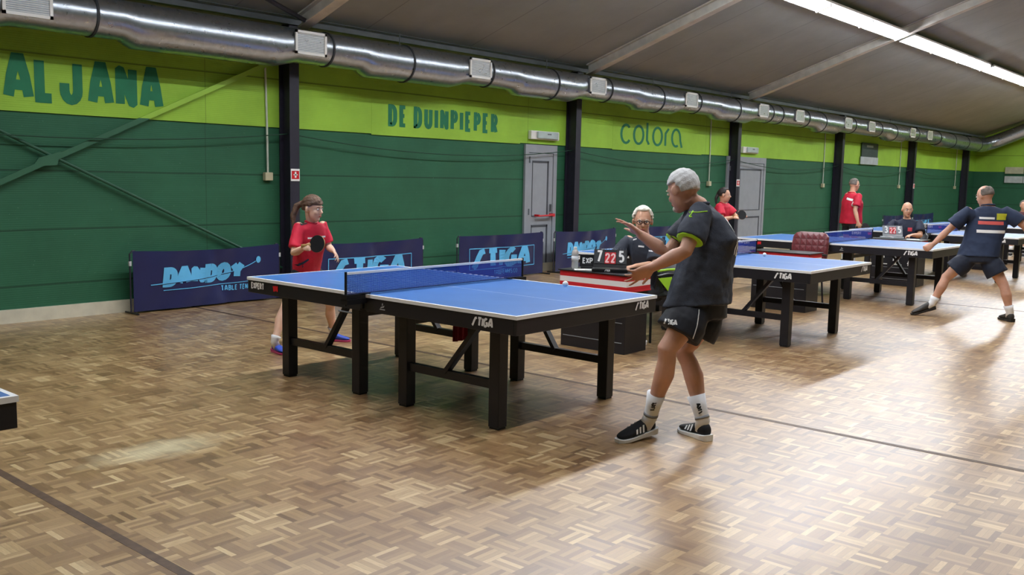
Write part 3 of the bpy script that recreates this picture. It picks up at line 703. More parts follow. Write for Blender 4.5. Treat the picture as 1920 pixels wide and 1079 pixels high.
# ---- barriers
def barrier(x0, y0, x1, y1, lab, logo, seed, h=.685):
    L = math.hypot(x1 - x0, y1 - y0); rz = math.atan2(y1 - y0, x1 - x0)
    root = thing('court_barrier', lab, 'barrier', (x0, y0, 0), rz, 'navy court barriers along the wall')
    rnd = random.Random(seed); ph = [rnd.uniform(0, 6) for _ in range(6)]
    cx = rnd.uniform(.45, .6) * L
    def wave(x, z):
        e_ = math.sin(PI * x / L)
        return .012 * e_ * math.sin(5 * x + 6 * z + ph[0]) + .010 * e_ * math.sin(11 * x - 9 * z + ph[1]) + .02 * e_ * math.exp(-((x - cx + .3 * (z - .5)) / .09) ** 2) + .012 * math.sin(2 * x + ph[2]) * e_
    def sagz(x, z):
        s_ = math.sin(PI * x / L); return z - .03 * s_ * (z / h) * (.6 + .4 * math.sin(ph[3]))
    def pos(x, z, off=0): return (x, -.02 + wave(x, z) - off, .02 + sagz(x, z))
    nx, nz = 72, 22; m = MB()
    vs = [pos(L * i / nx, (h - .02) * j / nz) for j in range(nz + 1) for i in range(nx + 1)]
    n1 = len(vs); vs += [(a, b + .004, c) for a, b, c in vs]
    fs = []
    for j in range(nz):
        for i in range(nx):
            a = j * (nx + 1) + i; fs.append((a, a + 1, a + nx + 2, a + nx + 1)); fs.append((a + n1, a + nx + 1 + n1, a + nx + 2 + n1, a + 1 + n1))
    m.add(vs, fs); fab = m.build('fabric', M_NAVY, root, smooth=True)
    for sx, xx in ((0, -.025), (1, L + .02)):
        m = MB(); m.tube([(xx, 0, .015), (xx, 0, h - .03), (xx + (.03 if sx == 0 else -.03), 0, h), (xx + (.06 if sx == 0 else -.06), 0, h)], .009, 8)
        m.build('frame_pole', M_DARK, root)
        m = MB(); m.tube([(xx, -.16, .012), (xx, .12, .012)], .010, 8); m.build('foot', M_BLACKP, root)
        m = MB(); m.box((xx - .013, -.013, h - .16), (xx + .013, .013, h - .11)); m.build('clip', mat('pale_clip', 'b9bdc0', .5), root)
    if logo == 'dandoy':
        x_, z_ = .36 * L / 2, .27; sz = .148
        m = MB(); letters(m, list('DANDOY'), lambda a, b: pos(x_ + .03 + a, z_ + .02 + b + .03 * a, .006), sz, .082, 1.22, .44, slant=.1, step=.03); m.build('logo_lettering', M_SKY, root)
        m = MB()
        def rib(P, t, off=.008):
            for (a, b), (c, d) in zip(P, P[1:]):
                l = math.hypot(c - a, d - b); nx_, nz_ = -(d - b) / l * t / 2, (c - a) / l * t / 2
                m.add([pos(a + nx_, b + nz_, off), pos(a - nx_, b - nz_, off), pos(c - nx_, d - nz_, off), pos(c + nx_, d + nz_, off)], [(0, 1, 2, 3)])
        P = [(x_ - .15 + 1.36 * i / 30, .285 + .09 * (i / 30) + .11 * (i / 30) ** 5) for i in range(31)]
        rib([(a, b - .009) for a, b in P[3:24]], .006, .0095); m.build('swoosh_gap', M_NAVY, root); m = MB()
        rib(P, .011, .009)
        rib([(x_ + 1.13 * i / 14, z_ - .055 + .03 * i / 14) for i in range(15)], .009)
        q = (x_ + 1.25, .50); n_ = 14
        m.add([pos(q[0] + .034 * math.cos(2 * PI * i / n_), q[1] + .042 * math.sin(2 * PI * i / n_), .008) for i in range(n_)], [tuple(range(n_))])
        m.build('ball_swoosh', M_SKY, root)
        m = MB(); letters(m, list('TABLE TENNIS'), lambda a, b: pos(x_ + .76 + a, z_ - .115 + b, .006), .055, .013, .8, .32, step=.03); m.build('small_lettering', M_SKY, root)
    elif logo == 'stiga':
        xa, xb, za, zb = .22 * L / 2, L - .24, .155, .47
        m = MB()
        def rib(P, t):
            for (a, b), (c, d) in zip(P, P[1:]):
                l = math.hypot(c - a, d - b); nx_, nz_ = -(d - b) / l * t / 2, (c - a) / l * t / 2
                m.add([pos(a + nx_, b + nz_, .008), pos(a - nx_, b - nz_, .008), pos(c - nx_, d - nz_, .008), pos(c + nx_, d + nz_, .008)], [(0, 1, 2, 3)])
        for z_ in (za, zb): rib([(xa + (xb - xa) * i / 24, z_) for i in range(25)], .012)
        for x_ in (xa, xb): rib([(x_, za + (zb - za) * i / 6) for i in range(7)], .012)
        m.build('logo_frame', M_SKY, root)
        sz = .235; ws = 1.0; wd = text_w(STIGA, sz, 1.0, .34)
        m = MB(); letters(m, STIGA, lambda a, b: pos(xa + .12 + a * (xb - xa - .28) / wd, za + .04 + b, .006), sz, .084, 1.0, .34, slant=.06, step=.04); m.build('logo_lettering', M_SKY, root)
        m = MB(); letters(m, list('TABLETENNIS.CO'), lambda a, b: pos(xa + .55 + a, za - .095 + b, .006), .06, .014, .8, .3, step=.03); m.build('small_lettering', M_SKY, root)
    return root
barrier(.085, 4.83, 1.98, 4.86, 'navy barrier at the left with a blue DANDOY logo, left of the first column', 'dandoy', 1)
barrier(2.33, 4.60, 4.28, 4.70, 'navy barrier with a blue STIGA logo behind the girl in red', 'stiga', 2)
barrier(4.98, 4.66, 6.98, 4.70, 'navy barrier with a framed blue STIGA logo in front of the single grey door', 'stiga', 3)
barrier(7.27, 4.66, 9.2, 4.80, 'navy barrier with DANDOY logo behind the bottle and scoreboard', 'dandoy', 4)
barrier(10.1, 4.72, 12.1, 4.72, 'navy barrier behind the white-haired umpire', 'stiga', 5)
barrier(22.4, 4.6, 24.6, 4.66, 'far navy barrier left of the bald umpire', 'dandoy', 6)
barrier(25.0, 4.6, 27.0, 4.62, 'far navy barrier right of the bald umpire', 'stiga', 7)
barrier(32.2, 2.6, 32.3, .4, 'navy barrier standing before the far end wall', 'none', 8)

#PEOPLE#
# ================================================================== PEOPLE
def nv(a): return V(a).normalized()
def axes(f, upv=(0, 0, 1)):
    f = nv(f); s = V(upv).cross(f).normalized(); return f, s, f.cross(s)      # forward, left, up
def lerp(a, b, t): return V(a) * (1 - t) + V(b) * t
def oval(c, s, f, hw, hd, n=22, p=2.3):
    out = []
    for i in range(n):
        a = 2 * PI * i / n; ca, sa = math.cos(a), math.sin(a)
        out.append(V(c) + s * (math.copysign(abs(ca) ** (2 / p), ca) * hw) + f * (math.copysign(abs(sa) ** (2 / p), sa) * hd))
    return out
def remesh(o, vox, smooth=4, disp=0, dscale=.12):
    r = o.modifiers.new('r', 'REMESH'); r.mode = 'VOXEL'; r.voxel_size = vox; r.use_smooth_shade = True
    if smooth: s_ = o.modifiers.new('s', 'SMOOTH'); s_.factor = .6; s_.iterations = smooth
    if disp:
        tx = bpy.data.textures.new('folds', 'CLOUDS'); tx.noise_scale = dscale; tx.noise_depth = 2
        d = o.modifiers.new('d', 'DISPLACE'); d.texture = tx; d.strength = disp; d.mid_level = .5; d.texture_coords = 'GLOBAL'
    return bake(o)
def hand(mb, wr, fwd, back, side, size=1., curl=(25, 30, 35, 40), thumb=40, spread=8):
    """wr wrist, fwd towards the fingers, back = normal of the back of the hand, side=+1 if the thumb lies on back x fwd"""
    fwd = nv(fwd); b = V(back); b = (b - fwd * b.dot(fwd)).normalized(); sd = b.cross(fwd) * side; k = size; wr = V(wr)
    R = []
    for t, hw, hd in ((-.01, .026, .019), (.015, .032, .018), (.045, .040, .016), (.075, .042, .014), (.092, .038, .011)):
        R.append(oval(wr + fwd * t * k + b * (.002 * k), sd, b, hw * k, hd * k, 16))
    mb.rings(R)
    mb.tube([wr + fwd * .01 * k + sd * .02 * k, wr + fwd * .045 * k + sd * .034 * k - b * .006 * k], [.015 * k, .017 * k], 10, dome=True)
    for i in range(4):
        off = (.030 - .0195 * i); L = (.072, .080, .075, .058)[i]
        p = wr + fwd * (.088 - .004 * abs(i - 1)) * k + sd * off * k
        a = 0; d0 = (fwd + sd * math.tan(math.radians(spread * (1.2 - .85 * i)))).normalized(); pts = [p - d0 * .02 * k, p]
        for j, q in enumerate((.45, .32, .23)):
            a += math.radians(curl[i] * (.55, 1.0, .8)[j]); dd = d0 * math.cos(a) - b * math.sin(a); p = p + dd * (L * q * k); pts.append(p)
        mb.tube(pts, [.0085 * k, .0088 * k, .0082 * k, .0074 * k, .0062 * k], 9, dome=True)
    th = math.radians(thumb); p = wr + fwd * .022 * k + sd * .03 * k; d = (fwd * math.cos(th) + sd * math.sin(th) - b * .25).normalized(); pts = [p, p + d * .036 * k]
    d2 = (d + fwd * .35).normalized(); pts += [pts[-1] + d2 * .026 * k, pts[-1] + d2 * .048 * k]
    mb.tube(pts, [.014 * k, .0115 * k, .0095 * k, .0075 * k], 9, dome=True)
def person(label, loc, P, o, group=None):
    """P: joints; o: options"""
    root = thing('person', label, 'person', loc, group=group)
    k = o.get('k', 1.); skin = o.get('skin', M_SKIN); vox = o.get('vox', .008)
    hf, hs, hu = axes(o['head'], o.get('headup', (0, 0, 1)))
    H = V(P['head']); hk = o.get('hk', k)
    def hp(a, b, c): return H + (hf * a + hs * b + hu * c) * hk
    tf = nv(o['torso']); pe, ch, nk = V(P['pelvis']), V(P['chest']), V(P['neck'])
    shl, shr, hl, hr = V(P['shL']), V(P['shR']), V(P['hipL']), V(P['hipR'])
    m = MB()
    m.ell(hp(-.012, 0, .028), (hf * .098 * hk, hs * .077 * hk, hu * .094 * hk), 20, 14)
    m.ell(hp(.022, 0, -.03), (hf * .070 * hk, hs * .060 * hk, hu * .088 * hk), 18, 12)
    m.ell(hp(.052, 0, -.093), (hf * .032 * hk, hs * .030 * hk, hu * .026 * hk), 12, 8)
    m.ell(hp(.078, 0, .030), (hf * .016 * hk, hs * .045 * hk, hu * .012 * hk), 12, 8)
    m.tube([hp(.088, 0, .012), hp(.108, 0, -.022)], [.008 * hk, .0125 * hk], 10, dome=True)
    m.ell(hp(.098, 0, -.028), (hf * .012 * hk, hs * .017 * hk, hu * .009 * hk), 10, 6)
    m.ell(hp(.080, 0, -.058), (hf * .014 * hk, hs * .026 * hk, hu * .016 * hk), 10, 6)
    for s in (-1, 1):
        m.ell(hp(-.010, s * .083, -.006), (hf * .019 * hk + hs * s * .006 * hk, hs * .011 * hk, hu * .034 * hk), 10, 8)
        m.ell(hp(.062, s * .038, -.028), (hf * .022 * hk, hs * .018 * hk, hu * .02 * hk), 10, 6)
    m.tube([nk - (nk - ch).normalized() * .05, nk, lerp(nk, hp(-.02, 0, -.06), .5), hp(-.022, 0, -.04)], [.07 * k, .058 * k, .053 * hk, .055 * hk], 14)
    ss = nv(shl - shr); hs_ = nv(hl - hr)
    bt = o.get('body', 1.)
    m.rings([oval(lerp(pe, ch, t), nv(lerp(hs_, ss, t)), tf, hw * k * bt, hd * k * bt) for t, hw, hd in ((-.2, .10, .08), (0, .155, .11), (.45, .135, .10), (1, .16, .11))] +
            [oval(lerp(ch, nk, t), ss, tf, hw * k, hd * k) for t, hw, hd in ((.55, .155, .095), (.85, .10, .075), (1.0, .062, .06))])
    for sd in 'LR':
        sh, el, wr = V(P['sh' + sd]), V(P['el' + sd]), V(P['wr' + sd])
        m.ell(sh, (V((.058 * k, 0, 0)), V((0, .058 * k, 0)), V((0, 0, .058 * k))), 12, 8)
        m.tube([lerp(sh, ch, .15), sh, lerp(sh, el, .5), el, lerp(el, wr, .3), lerp(el, wr, .75), wr], [r * k * o.get('arm', 1) for r in (.055, .052, .047, .040, .043, .033, .027)], 14, dome=True)
        hd = o['hand' + sd]
        hand(m, wr, hd[0], hd[1], hd[2], k * o.get('hsz', 1.0), **(hd[3] if len(hd) > 3 else {}))
        if o.get('legs', True):
            hp_, kn, an = V(P['hip' + sd]), V(P['kn' + sd]), V(P['an' + sd])
            bk = -tf * .018 * k
            m.tube([hp_, lerp(hp_, kn, .45), lerp(hp_, kn, .8), kn + tf * .006, lerp(kn, an, .15) + bk * .6, lerp(kn, an, .36) + bk, lerp(kn, an, .7) + bk * .3, an], [r * k * o.get('leg', 1) for r in (.088, .078, .062, .058, .053, .059, .043, .036)], 16, dome=True)
            m.tube([an, lerp(V(P['heel' + sd]), V(P['toe' + sd]), .3) + V((0, 0, .045 * k)), lerp(V(P['heel' + sd]), V(P['toe' + sd]), .5) + V((0, 0, .035 * k))], [.034 * k, .024 * k, .016 * k], 12, dome=True)
    b = local(m.build('body', skin, root), root); remesh(b, vox, o.get('sm', 3))
    # face
    for s in (-1, 1):
        m = MB(); m.ell(hp(.0835, s * .031, .006), (hf * .0095 * hk, hs * .0125 * hk, hu * .008 * hk), 10, 8); e_ = local(m.build('eye', M_EYEW, root, smooth=True), root)
        m = MB(); m.ell(hp(.0915, s * .031, .006), (hf * .003 * hk, hs * .0055 * hk, hu * .006 * hk), 8, 6); i_ = local(m.build('iris', M_EYEB, root, smooth=True), root); i_.parent = e_
        m = MB(); m.tube([hp(.094, s * .017, .024), hp(.094, s * .032, .030), hp(.083, s * .048, .025)], [.003 * hk, .0042 * hk, .002 * hk], 6, dome=True); local(m.build('eyebrow', o.get('brow', M_HAIRB), root, smooth=True), root)
    m = MB(); m.ell(hp(.0925, 0, -.056), (hf * .006 * hk, hs * .022 * hk, hu * .0045 * hk), 10, 6); m.ell(hp(.0905, 0, -.064), (hf * .006 * hk, hs * .018 * hk, hu * .005 * hk), 10, 6); local(m.build('mouth', M_LIPS, root, smooth=True), root)
    # hair: shell of the scalp
    hr_ = o.get('hair')
    if hr_:
        m = MB(); n, q = 36, 26; cond = hr_['cond']; rr = random.Random(3); keep = {}
        thn = hr_.get('t', .012); vs = []; idx = {}
        def hpt(a, e, off):
            d = (math.cos(e) * math.cos(a), math.cos(e) * math.sin(a), math.sin(e)); jit = off * (1 + .25 * math.sin(13 * a + 7 * e) + .2 * math.sin(5 * a - 17 * e))
            return hp(-.012 + (.098 + jit) * d[0], (.077 + jit) * d[1], .028 + (.094 + jit) * d[2])
        cells = []
        for j in range(q):
            for i in range(n):
                a = 2 * PI * (i + .5) / n - PI; e2 = -PI / 2 * .75 + (PI / 2 * 1.75) * (j + .5) / q
                if cond(a, e2): cells.append((i, j))
        cs = set(cells)
        for lay, off in ((0, -.012), (1, thn)):
            for (i, j) in cells:
                for di, dj in ((0, 0), (1, 0), (1, 1), (0, 1)):
                    key = (lay, (i + di) % n, j + dj)
                    if key not in idx: idx[key] = len(vs); vs.append(hpt(2 * PI * ((i + di) % n) / n - PI, -PI / 2 * .75 + (PI / 2 * 1.75) * (j + dj) / q, off))
        fs = []
        for (i, j) in cells:
            c = [((i + di) % n, j + dj) for di, dj in ((0, 0), (1, 0), (1, 1), (0, 1))]
            fs.append(tuple(idx[(1, *x)] for x in c)); fs.append(tuple(idx[(0, *x)] for x in c[::-1]))
            for e_, (di, dj) in enumerate(((0, -1), (1, 0), (0, 1), (-1, 0))):
                nb = ((i + di) % n, j + dj)
                if nb not in cs: a_, b_ = c[e_], c[(e_ + 1) % 4]; fs.append((idx[(0, *a_)], idx[(0, *b_)], idx[(1, *b_)], idx[(1, *a_)]))
        m.add(vs, fs)
        for pts, rad in hr_.get('locks', []): m.tube([hp(*p) for p in pts], [r * hk for r in rad], 10, dome=True)
        h_ = local(m.build('hair', hr_['mat'], root), root); remesh(h_, max(.006, vox * .8), 6, .004, .03)
    # shirt
    sw, sdp = o.get('shirt', (.19, .135)); hem = o.get('hem', .12)
    M1 = o['shirtmat']; m = MB()
    d_ = nv(pe - ch)
    R = [oval(pe + d_ * hem, hs_, tf, sw * 1.03 * k, sdp * 1.03 * k, 30), oval(pe, hs_, tf, sw * k, sdp * k, 30), oval(lerp(pe, ch, .5), nv(hs_ + ss), tf, sw * .95 * k, sdp * .95 * k, 30),
         oval(ch, ss, tf, sw * 1.0 * k, max(.12, sdp * .95) * k, 30), oval(lerp(ch, nk, .3), ss, tf, .19 * k, max(.118, sdp * .86) * k, 30), oval(lerp(ch, nk, .6), ss, tf, .18 * k, max(.112, sdp * .72) * k, 30), oval(lerp(ch, nk, .85), ss, tf, .13 * k, .09 * k, 30), oval(nk - (nk - ch).normalized() * .008, ss, tf, .068 * k, .066 * k, 30)]
    m.rings(R)
    sl = o.get('sleeve', .62); slr = o.get('slr', .078)
    cuffs = []
    for sd in 'LR':
        sh, el = V(P['sh' + sd]), V(P['el' + sd]); dv = (el - sh)
        m.tube([lerp(sh, ch, .3), sh + V((0, 0, .0)), sh + dv * sl * .5, sh + dv * sl], [.07 * k, .070 * k, (slr - .005) * k, slr * k], 20)
        cuffs.append((sh + dv * sl, nv(dv)))
    st = local(m.build('shirt', M1, root), root); remesh(st, max(.009, vox), 4, o.get('fold', .016) * k, .10 * k)
    bv = BVHTree.FromPolygons([v.co + root.location for v in st.data.vertices], [p.vertices for p in st.data.polygons])
    def near(p, off=.003):
        c, nn, _, _ = bv.find_nearest(V(p)); return c + nn * off
    # collar
    m = MB(); C = nk + (nk - ch).normalized() * .004
    for (r_, zz) in ((.070, 0),):
        ring = [C + ss * math.cos(a) * .068 * k + tf * math.sin(a) * .066 * k - V((0, 0, 1)) * (.03 * k * max(0, math.sin(a))) for a in [2 * PI * i / 24 for i in range(25)]]
        m.tube(ring, .011 * k, 8)
    local(m.build('collar', o.get('collarmat', M1), root, smooth=True), root)
    if o.get('cuffmat'):
        for c, dv in cuffs:
            m = MB(); q_ = o.get('cuffr', slr - .011); m.tube([c - dv * .026 * k, c - dv * .022 * k, c + dv * .0 * k, c + dv * .003 * k], [(q_ - .006) * k, q_ * k, (q_ + .002) * k, (q_ - .006) * k], 26); local(m.build('sleeve_cuff', o['cuffmat'], root, smooth=True), root)
    # shorts
    if o.get('shorts', True):
        m = MB(); M2 = o['shortmat']
        m.rings([oval(lerp(pe, ch, .12), hs_, tf, .165 * k * bt, .125 * k * bt, 28), oval(pe, hs_, tf, .175 * k * bt, .135 * k * bt, 28), oval(lerp(hl, hr, .5) - V((0, 0, .06 * k)), hs_, tf, .165 * k * bt, .125 * k * bt, 28)])
        se = o.get('shortlen', .62); sr = o.get('shortr', .105)
        for sd in 'LR':
            hp_, kn = V(P['hip' + sd]), V(P['kn' + sd]); m.tube([lerp(hp_, pe, .4) + V((0, 0, .03)), hp_, lerp(hp_, kn, se * .5), lerp(hp_, kn, se)], [.09 * k, .102 * k, (sr - .003) * k, sr * k], 20)
        sh_ = local(m.build('shorts', M2, root), root); remesh(sh_, max(.009, vox), 3, .014 * k, .1 * k)
        bs_ = BVHTree.FromPolygons([v.co + root.location for v in sh_.data.vertices], [p.vertices for p in sh_.data.polygons])
        if o.get('stripe'):
            bs = BVHTree.FromPolygons([v.co + root.location for v in sh_.data.vertices], [p.vertices for p in sh_.data.polygons])
            for (a, b, wd) in o['stripe']:
                m = MB(); pts = []
                for i in range(14):
                    q = lerp(a, b, i / 13); c, nn, _, _ = bs.find_nearest(q); pts.append(c + nn * .002)
                m.tube(pts, wd, 6); local(m.build('side_stripe', M_WTXT, root, smooth=True), root)
    # feet
    if o.get('legs', True):
        for sd in 'LR':
            hl_, to = V(P['heel' + sd]), V(P['toe' + sd]); an, kn = V(P['an' + sd]), V(P['kn' + sd])
            f = nv(to - hl_); s_ = V((0, 0, 1)).cross(f).normalized(); u = f.cross(s_); L = (to - hl_).length
            if 'sock' in o:
                sl_ = o['sock']; dk = nv(kn - an); m = MB(); m.tube([hl_ + f * .07 * k + u * .05 * k, an, an + dk * sl_ * .5, an + dk * sl_], [.04 * k, .043 * k, .046 * k, .057 * k], 20, dome=False)
                so = local(m.build('sock', M_SOCK, root, smooth=True), root)
                if o.get('sockmark'):
                    m = MB(); cdir = o['sockmark']; c = an + dk * sl_ * .55 + nv(cdir) * .053 * k; sx = nv(dk.cross(nv(cdir)))
                    letters(m, STIGA, lambda a, b_: tuple(c + dk * (a - .03) + sx * (b_ - .01)), .02, .007, .8, .22); q_ = local(m.build('sock_mark', M_BLACKP, root), root); q_.parent = so
                    m = MB(); m.tube([an + dk * .012 - nv(cdir) * 0, an + dk * .03], [.0455 * k, .0455 * k], 16); q_ = local(m.build('sock_band', mat('grey_knit', '8f9298', .8), root, smooth=True), root); q_.parent = so
            m = MB(); R = []
            for t, hw, h0, h1 in ((-.03, .024, .03, .075), (.05, .036, .02, .108), (.2, .040, .02, .108), (.36, .042, .02, .098), (.52, .046, .02, .080), (.72, .050, .02, .064), (.9, .042, .02, .052), (1.0, .020, .025, .040)):
                c = hl_ + f * L * t + u * ((h0 + h1) / 2) * k; R.append(oval(c, s_, u, hw * k, (h1 - h0) / 2 * k, 16, 2.4))
            m.rings(R); sh_ = local(m.build('shoe', o['shoemat'], root, smooth=True), root)
            sub = sh_.modifiers.new('s', 'SUBSURF'); sub.levels = 1; sub.render_levels = 1
            m = MB(); R = []
            for t, hw, h1 in ((-.08, .024, .042), (-.02, .037, .038), (.1, .042, .034), (.35, .040, .028), (.6, .047, .024), (.8, .051, .021), (.95, .041, .021), (1.04, .019, .026)):
                c = hl_ + f * L * t + u * (h1 / 2) * k; R.append([c - s_ * hw * k - u * h1 / 2 * k, c + s_ * hw * k - u * h1 / 2 * k, c + s_ * (hw + .002) * k + u * h1 / 2 * k, c - s_ * (hw + .002) * k + u * h1 / 2 * k])
            m.rings(R); so = local(m.build('sole', o['solemat'], root, bevel=.003), root); so.parent = sh_
            if o.get('bars'):
                for sgn in (-1, 1):
                    m = MB()
                    for i in range(3):
                        t0 = .40 + .095 * i
                        P4 = []
                        for tt, hh in ((t0, .040), (t0 + .05, .040), (t0 - .03 + .05, .082 - .008 * i), (t0 - .03, .084 - .008 * i)):
                            wdt = .0445 + .004 * (tt - .4) / .3 - (.010 if hh > .05 else 0)
                            P4.append(hl_ + f * L * tt + u * hh * k + s_ * sgn * (wdt + .004) * k)
                        m.add(P4, [(0, 1, 2, 3)])
                    bq = local(m.build('side_bars', M_WTXT, root), root); bq.parent = sh_
    near.bv = bv; near.bs = bs_ if o.get('shorts', True) else None
    return root, near, (hp, ss, tf, hf, hs, hu)
def onto(bv, c, d, off=.003):
    """where a print at c lands on the cloth when pressed along d"""
    d = nv(d); h = bv.ray_cast(V(c) - d * .4, d)
    if h[0] is None: h = bv.find_nearest(V(c))
    return h[0] + h[1] * off
def patch(root, near, c, u, wv, w_, h_, mt, name, n=10, bv=None):
    dd = V(wv).cross(V(u)).normalized(); bv = bv or near.bv
    if dd.dot(V((CAMX, CAMY, CAMZ)) - V(c)) > 0: dd = -dd
    m = MB(); vs = [onto(bv, V(c) + V(u) * (i / n - .5) * w_ + V(wv) * (j / n - .5) * h_, dd) for j in range(n + 1) for i in range(n + 1)]
    m.add(vs, [(j * (n + 1) + i, j * (n + 1) + i + 1, (j + 1) * (n + 1) + i + 1, (j + 1) * (n + 1) + i) for j in range(n) for i in range(n)])
    return local(m.build(name, mt, root, smooth=True), root)
def racket(lab, c, hdl, nrm, face=M_RUB, other=M_RED, loc=None):
    root = thing('table_tennis_bat', lab, 'bat', tuple(c)); h = nv(hdl); n_ = V(nrm); n_ = (n_ - h * n_.dot(h)).normalized(); s_ = h.cross(n_); c = V(c)
    def disc(r0, r1, z0, z1, name, mt):
        m = MB(); R = []
        for zz in (z0, z1): R.append([c + s_ * r0 * math.cos(2 * PI * i / 32) + h * (r1 * math.sin(2 * PI * i / 32)) + n_ * zz for i in range(32)])
        m.rings(R); return local(m.build(name, mt, root), root)
    disc(.075, .079, -.003, .003, 'blade', M_WOOD); disc(.074, .077, .003, .0052, 'rubber', face); disc(.074, .077, -.0052, -.003, 'rubber', other)
    m = MB(); m.rings([oval(c + h * t, s_, n_, a, b, 12) for t, a, b in ((.06, .022, .004), (.08, .016, .009), (.12, .0135, .011), (.165, .017, .012))]); local(m.build('handle', M_WOOD, root, smooth=True), root)
    return root

# ---- the older player at the near end of the nearest table
PIPING = [(-.176, -2.117, 1.48), (-.188, -2.109, 1.449), (-.187, -2.116, 1.416), (-.17, -2.139, 1.396), (-.141, -2.174, 1.388), (-.097, -2.224, 1.398)]
P = dict(pelvis=(.105, -2.065, .85), chest=(.185, -2.08, 1.21), neck=(.145, -2.01, 1.425), head=(.065, -1.95, 1.505),
         shL=(-.02, -2.125, 1.385), shR=(.29, -1.94, 1.37), elL=(-.165, -2.12, 1.165), wrL=(-.25, -1.952, 1.063), elR=(.12, -1.83, 1.12), wrR=(.045, -1.675, 1.229),
         hipL=(.005, -2.085, .80), hipR=(.235, -2.06, .79), knL=(-.13, -2.01, .575), anL=(-.095, -1.885, .135), knR=(.13, -1.97, .52), anR=(.13, -2.12, .115),
         heelL=(-.035, -1.872, .022), toeL=(-.305, -1.800, 0.0), heelR=(.115, -2.165, 0), toeR=(.205, -1.93, 0))
CAMD = nv((CAMX - 0, CAMY + 2, .2))
man, near, A = person('silver-haired person in black shirt with lime trim, arms out at the table end', (.03, -1.98, 0), P, dict(
    head=(.22, .95, -.36), torso=(-.30, .95, -.10), skin=M_SKINT, vox=.0065, hk=1.02, body=1.15, shirt=(.205, .182), hem=.03, slr=.088, sleeve=.72, fold=.022,
    shirtmat=M_SHIRTK, shortmat=M_SHORTK, cuffmat=M_LIMET, shortlen=.60, shortr=.140, leg=1.02, sock=.16, sockmark=tuple(CAMD), shoemat=M_SHOEK, solemat=M_SOLE, bars=True, brow=M_HAIRS, arm=1.05, hsz=1.08,
    handL=((-.42, .62, -.42), (-.35, -.75, -.25), 1, dict(curl=(8, 14, 22, 30), thumb=48, spread=12)),
    handR=((-.45, .55, .55), (.55, -.5, .6), -1, dict(curl=(14, 10, 12, 18), thumb=50, spread=13)),
    stripe=[((-.073, -2.197, .84), (-.125, -2.169, .65), .003)],
    hair=dict(mat=M_HAIRW, t=.010, cond=lambda a, e: (e > -.52 and abs(a) > 2.0) or (e > -.1 and abs(a) > 1.75) or (e > .18 and abs(a) > .95) or (e > .75))))
hp, ss, tf, hf, hs, hu = A
m = MB(); m.ell(hp(.075, 0, -.088), (hf * .024, hs * .028, hu * .022), 12, 8); q = local(m.build('goatee', M_HAIRS, man, smooth=True), man)
# lime piping on the near shoulder and white print on the back
sh = V(P['shL'])
way = [V(p) for p in PIPING]; pts = []
for i in range(25):
    t = i / 24 * (len(way) - 1); j = min(int(t), len(way) - 2); pts.append(lerp(way[j], way[j + 1], t - j))
for _ in range(3): pts = [pts[0]] + [(pts[i - 1] + pts[i] * 2 + pts[i + 1]) / 4 for i in range(1, 24)] + [pts[-1]]
m = MB(); m.tube([onto(near.bv, p, (.76, .64, -.06), .001) for p in pts], .0032, 8); q = local(m.build('lime_piping', M_LIMET, man, smooth=True), man)
bk = -tf
m = MB(); 
def bfn(x0_, z0_): return lambda a, b: tuple(onto(near.bv, V((.185, -2.08, 1.2)) - ss * (x0_ + a) * -1 * -1 + V((0, 0, z0_ + b)), tf, .003))
for r_, tx in enumerate((list('TTC'), list('TEAM'))):
    letters(m, tx, bfn(-.10, .05 - .13 * r_), .08, .02, .8, step=.03)
local(m.build('back_print', M_WTXT, man), man)
m = MB(); letters(m, STIGA, lambda a, b: tuple(onto(near.bs, V((-.205, -2.06, .735)) + V((.65, -.76, 0)) * (a - .02) + V((0, 0, b)), (.76, .65, 0))), .024, .007, .7, .2); q = local(m.build('shorts_mark', M_WTXT, man), man)

# ---- girl in red beyond the nearest table
P = dict(pelvis=(.33, 2.08, .70), chest=(.315, 2.00, .965), neck=(.30, 1.96, 1.135), head=(.285, 1.92, 1.25),
         shL=(.425, 1.965, 1.09), shR=(.18, 1.985, 1.085), elR=(.085, 1.93, .86), wrR=(.055, 1.745, .925), elL=(.465, 1.93, .90), wrL=(.39, 1.77, .88),
         hipR=(.25, 2.06, .66), hipL=(.42, 2.10, .66), knR=(.01, 1.96, .385), anR=(-.125, 1.93, .10), knL=(.53, 1.99, .36), anL=(.60, 2.04, .09),
         heelR=(-.095, 1.985, 0), toeR=(-.115, 1.79, 0), heelL=(.585, 2.08, 0), toeL=(.70, 1.92, 0))
girl, near, A = person('girl with brown ponytail in a red shirt holding a bat behind the nearest table', (.25, 2.0, 0), P, dict(
    head=(.25, -.95, -.12), torso=(.0, -1, .05), k=.80, hk=.93, vox=.0065, skin=mat('skin_pale', 'e2b9a0', .5, var=.06, scale=9, **{'Subsurface Weight': .08}), shirt=(.195, .145), hem=.12, slr=.074, sleeve=.80, shirtmat=M_REDSH, shortmat=M_SHORTK, shortlen=.5, sock=.05, shoemat=M_BLUESH, solemat=M_PINK, brow=M_HAIRB,
    handR=((.05, -.7, .2), (-.8, -.2, .5), -1, dict(curl=(70, 75, 75, 75), thumb=20, spread=2)),
    handL=((-.1, -.75, -.55), (.6, -.4, .7), 1, dict(curl=(20, 25, 30, 35), thumb=35)),
    hair=dict(mat=M_HAIRB, t=.014, cond=lambda a, e: e > .24 or (abs(a) > 1.3 and e > -.5 and not (abs(a) < 1.85 and e < -.02)) or (abs(a) > 1.0 and e > .05),
              locks=[([(-.11, -.0, .05), (-.17, -.03, .0), (-.18, -.06, -.10), (-.15, -.08, -.20)], [.026, .034, .030, .012])])))
patch(girl, near, (.375, 1.84, 1.0), (1, 0, 0), (0, 0, 1), .045, .014, M_WTXT, 'chest_print')
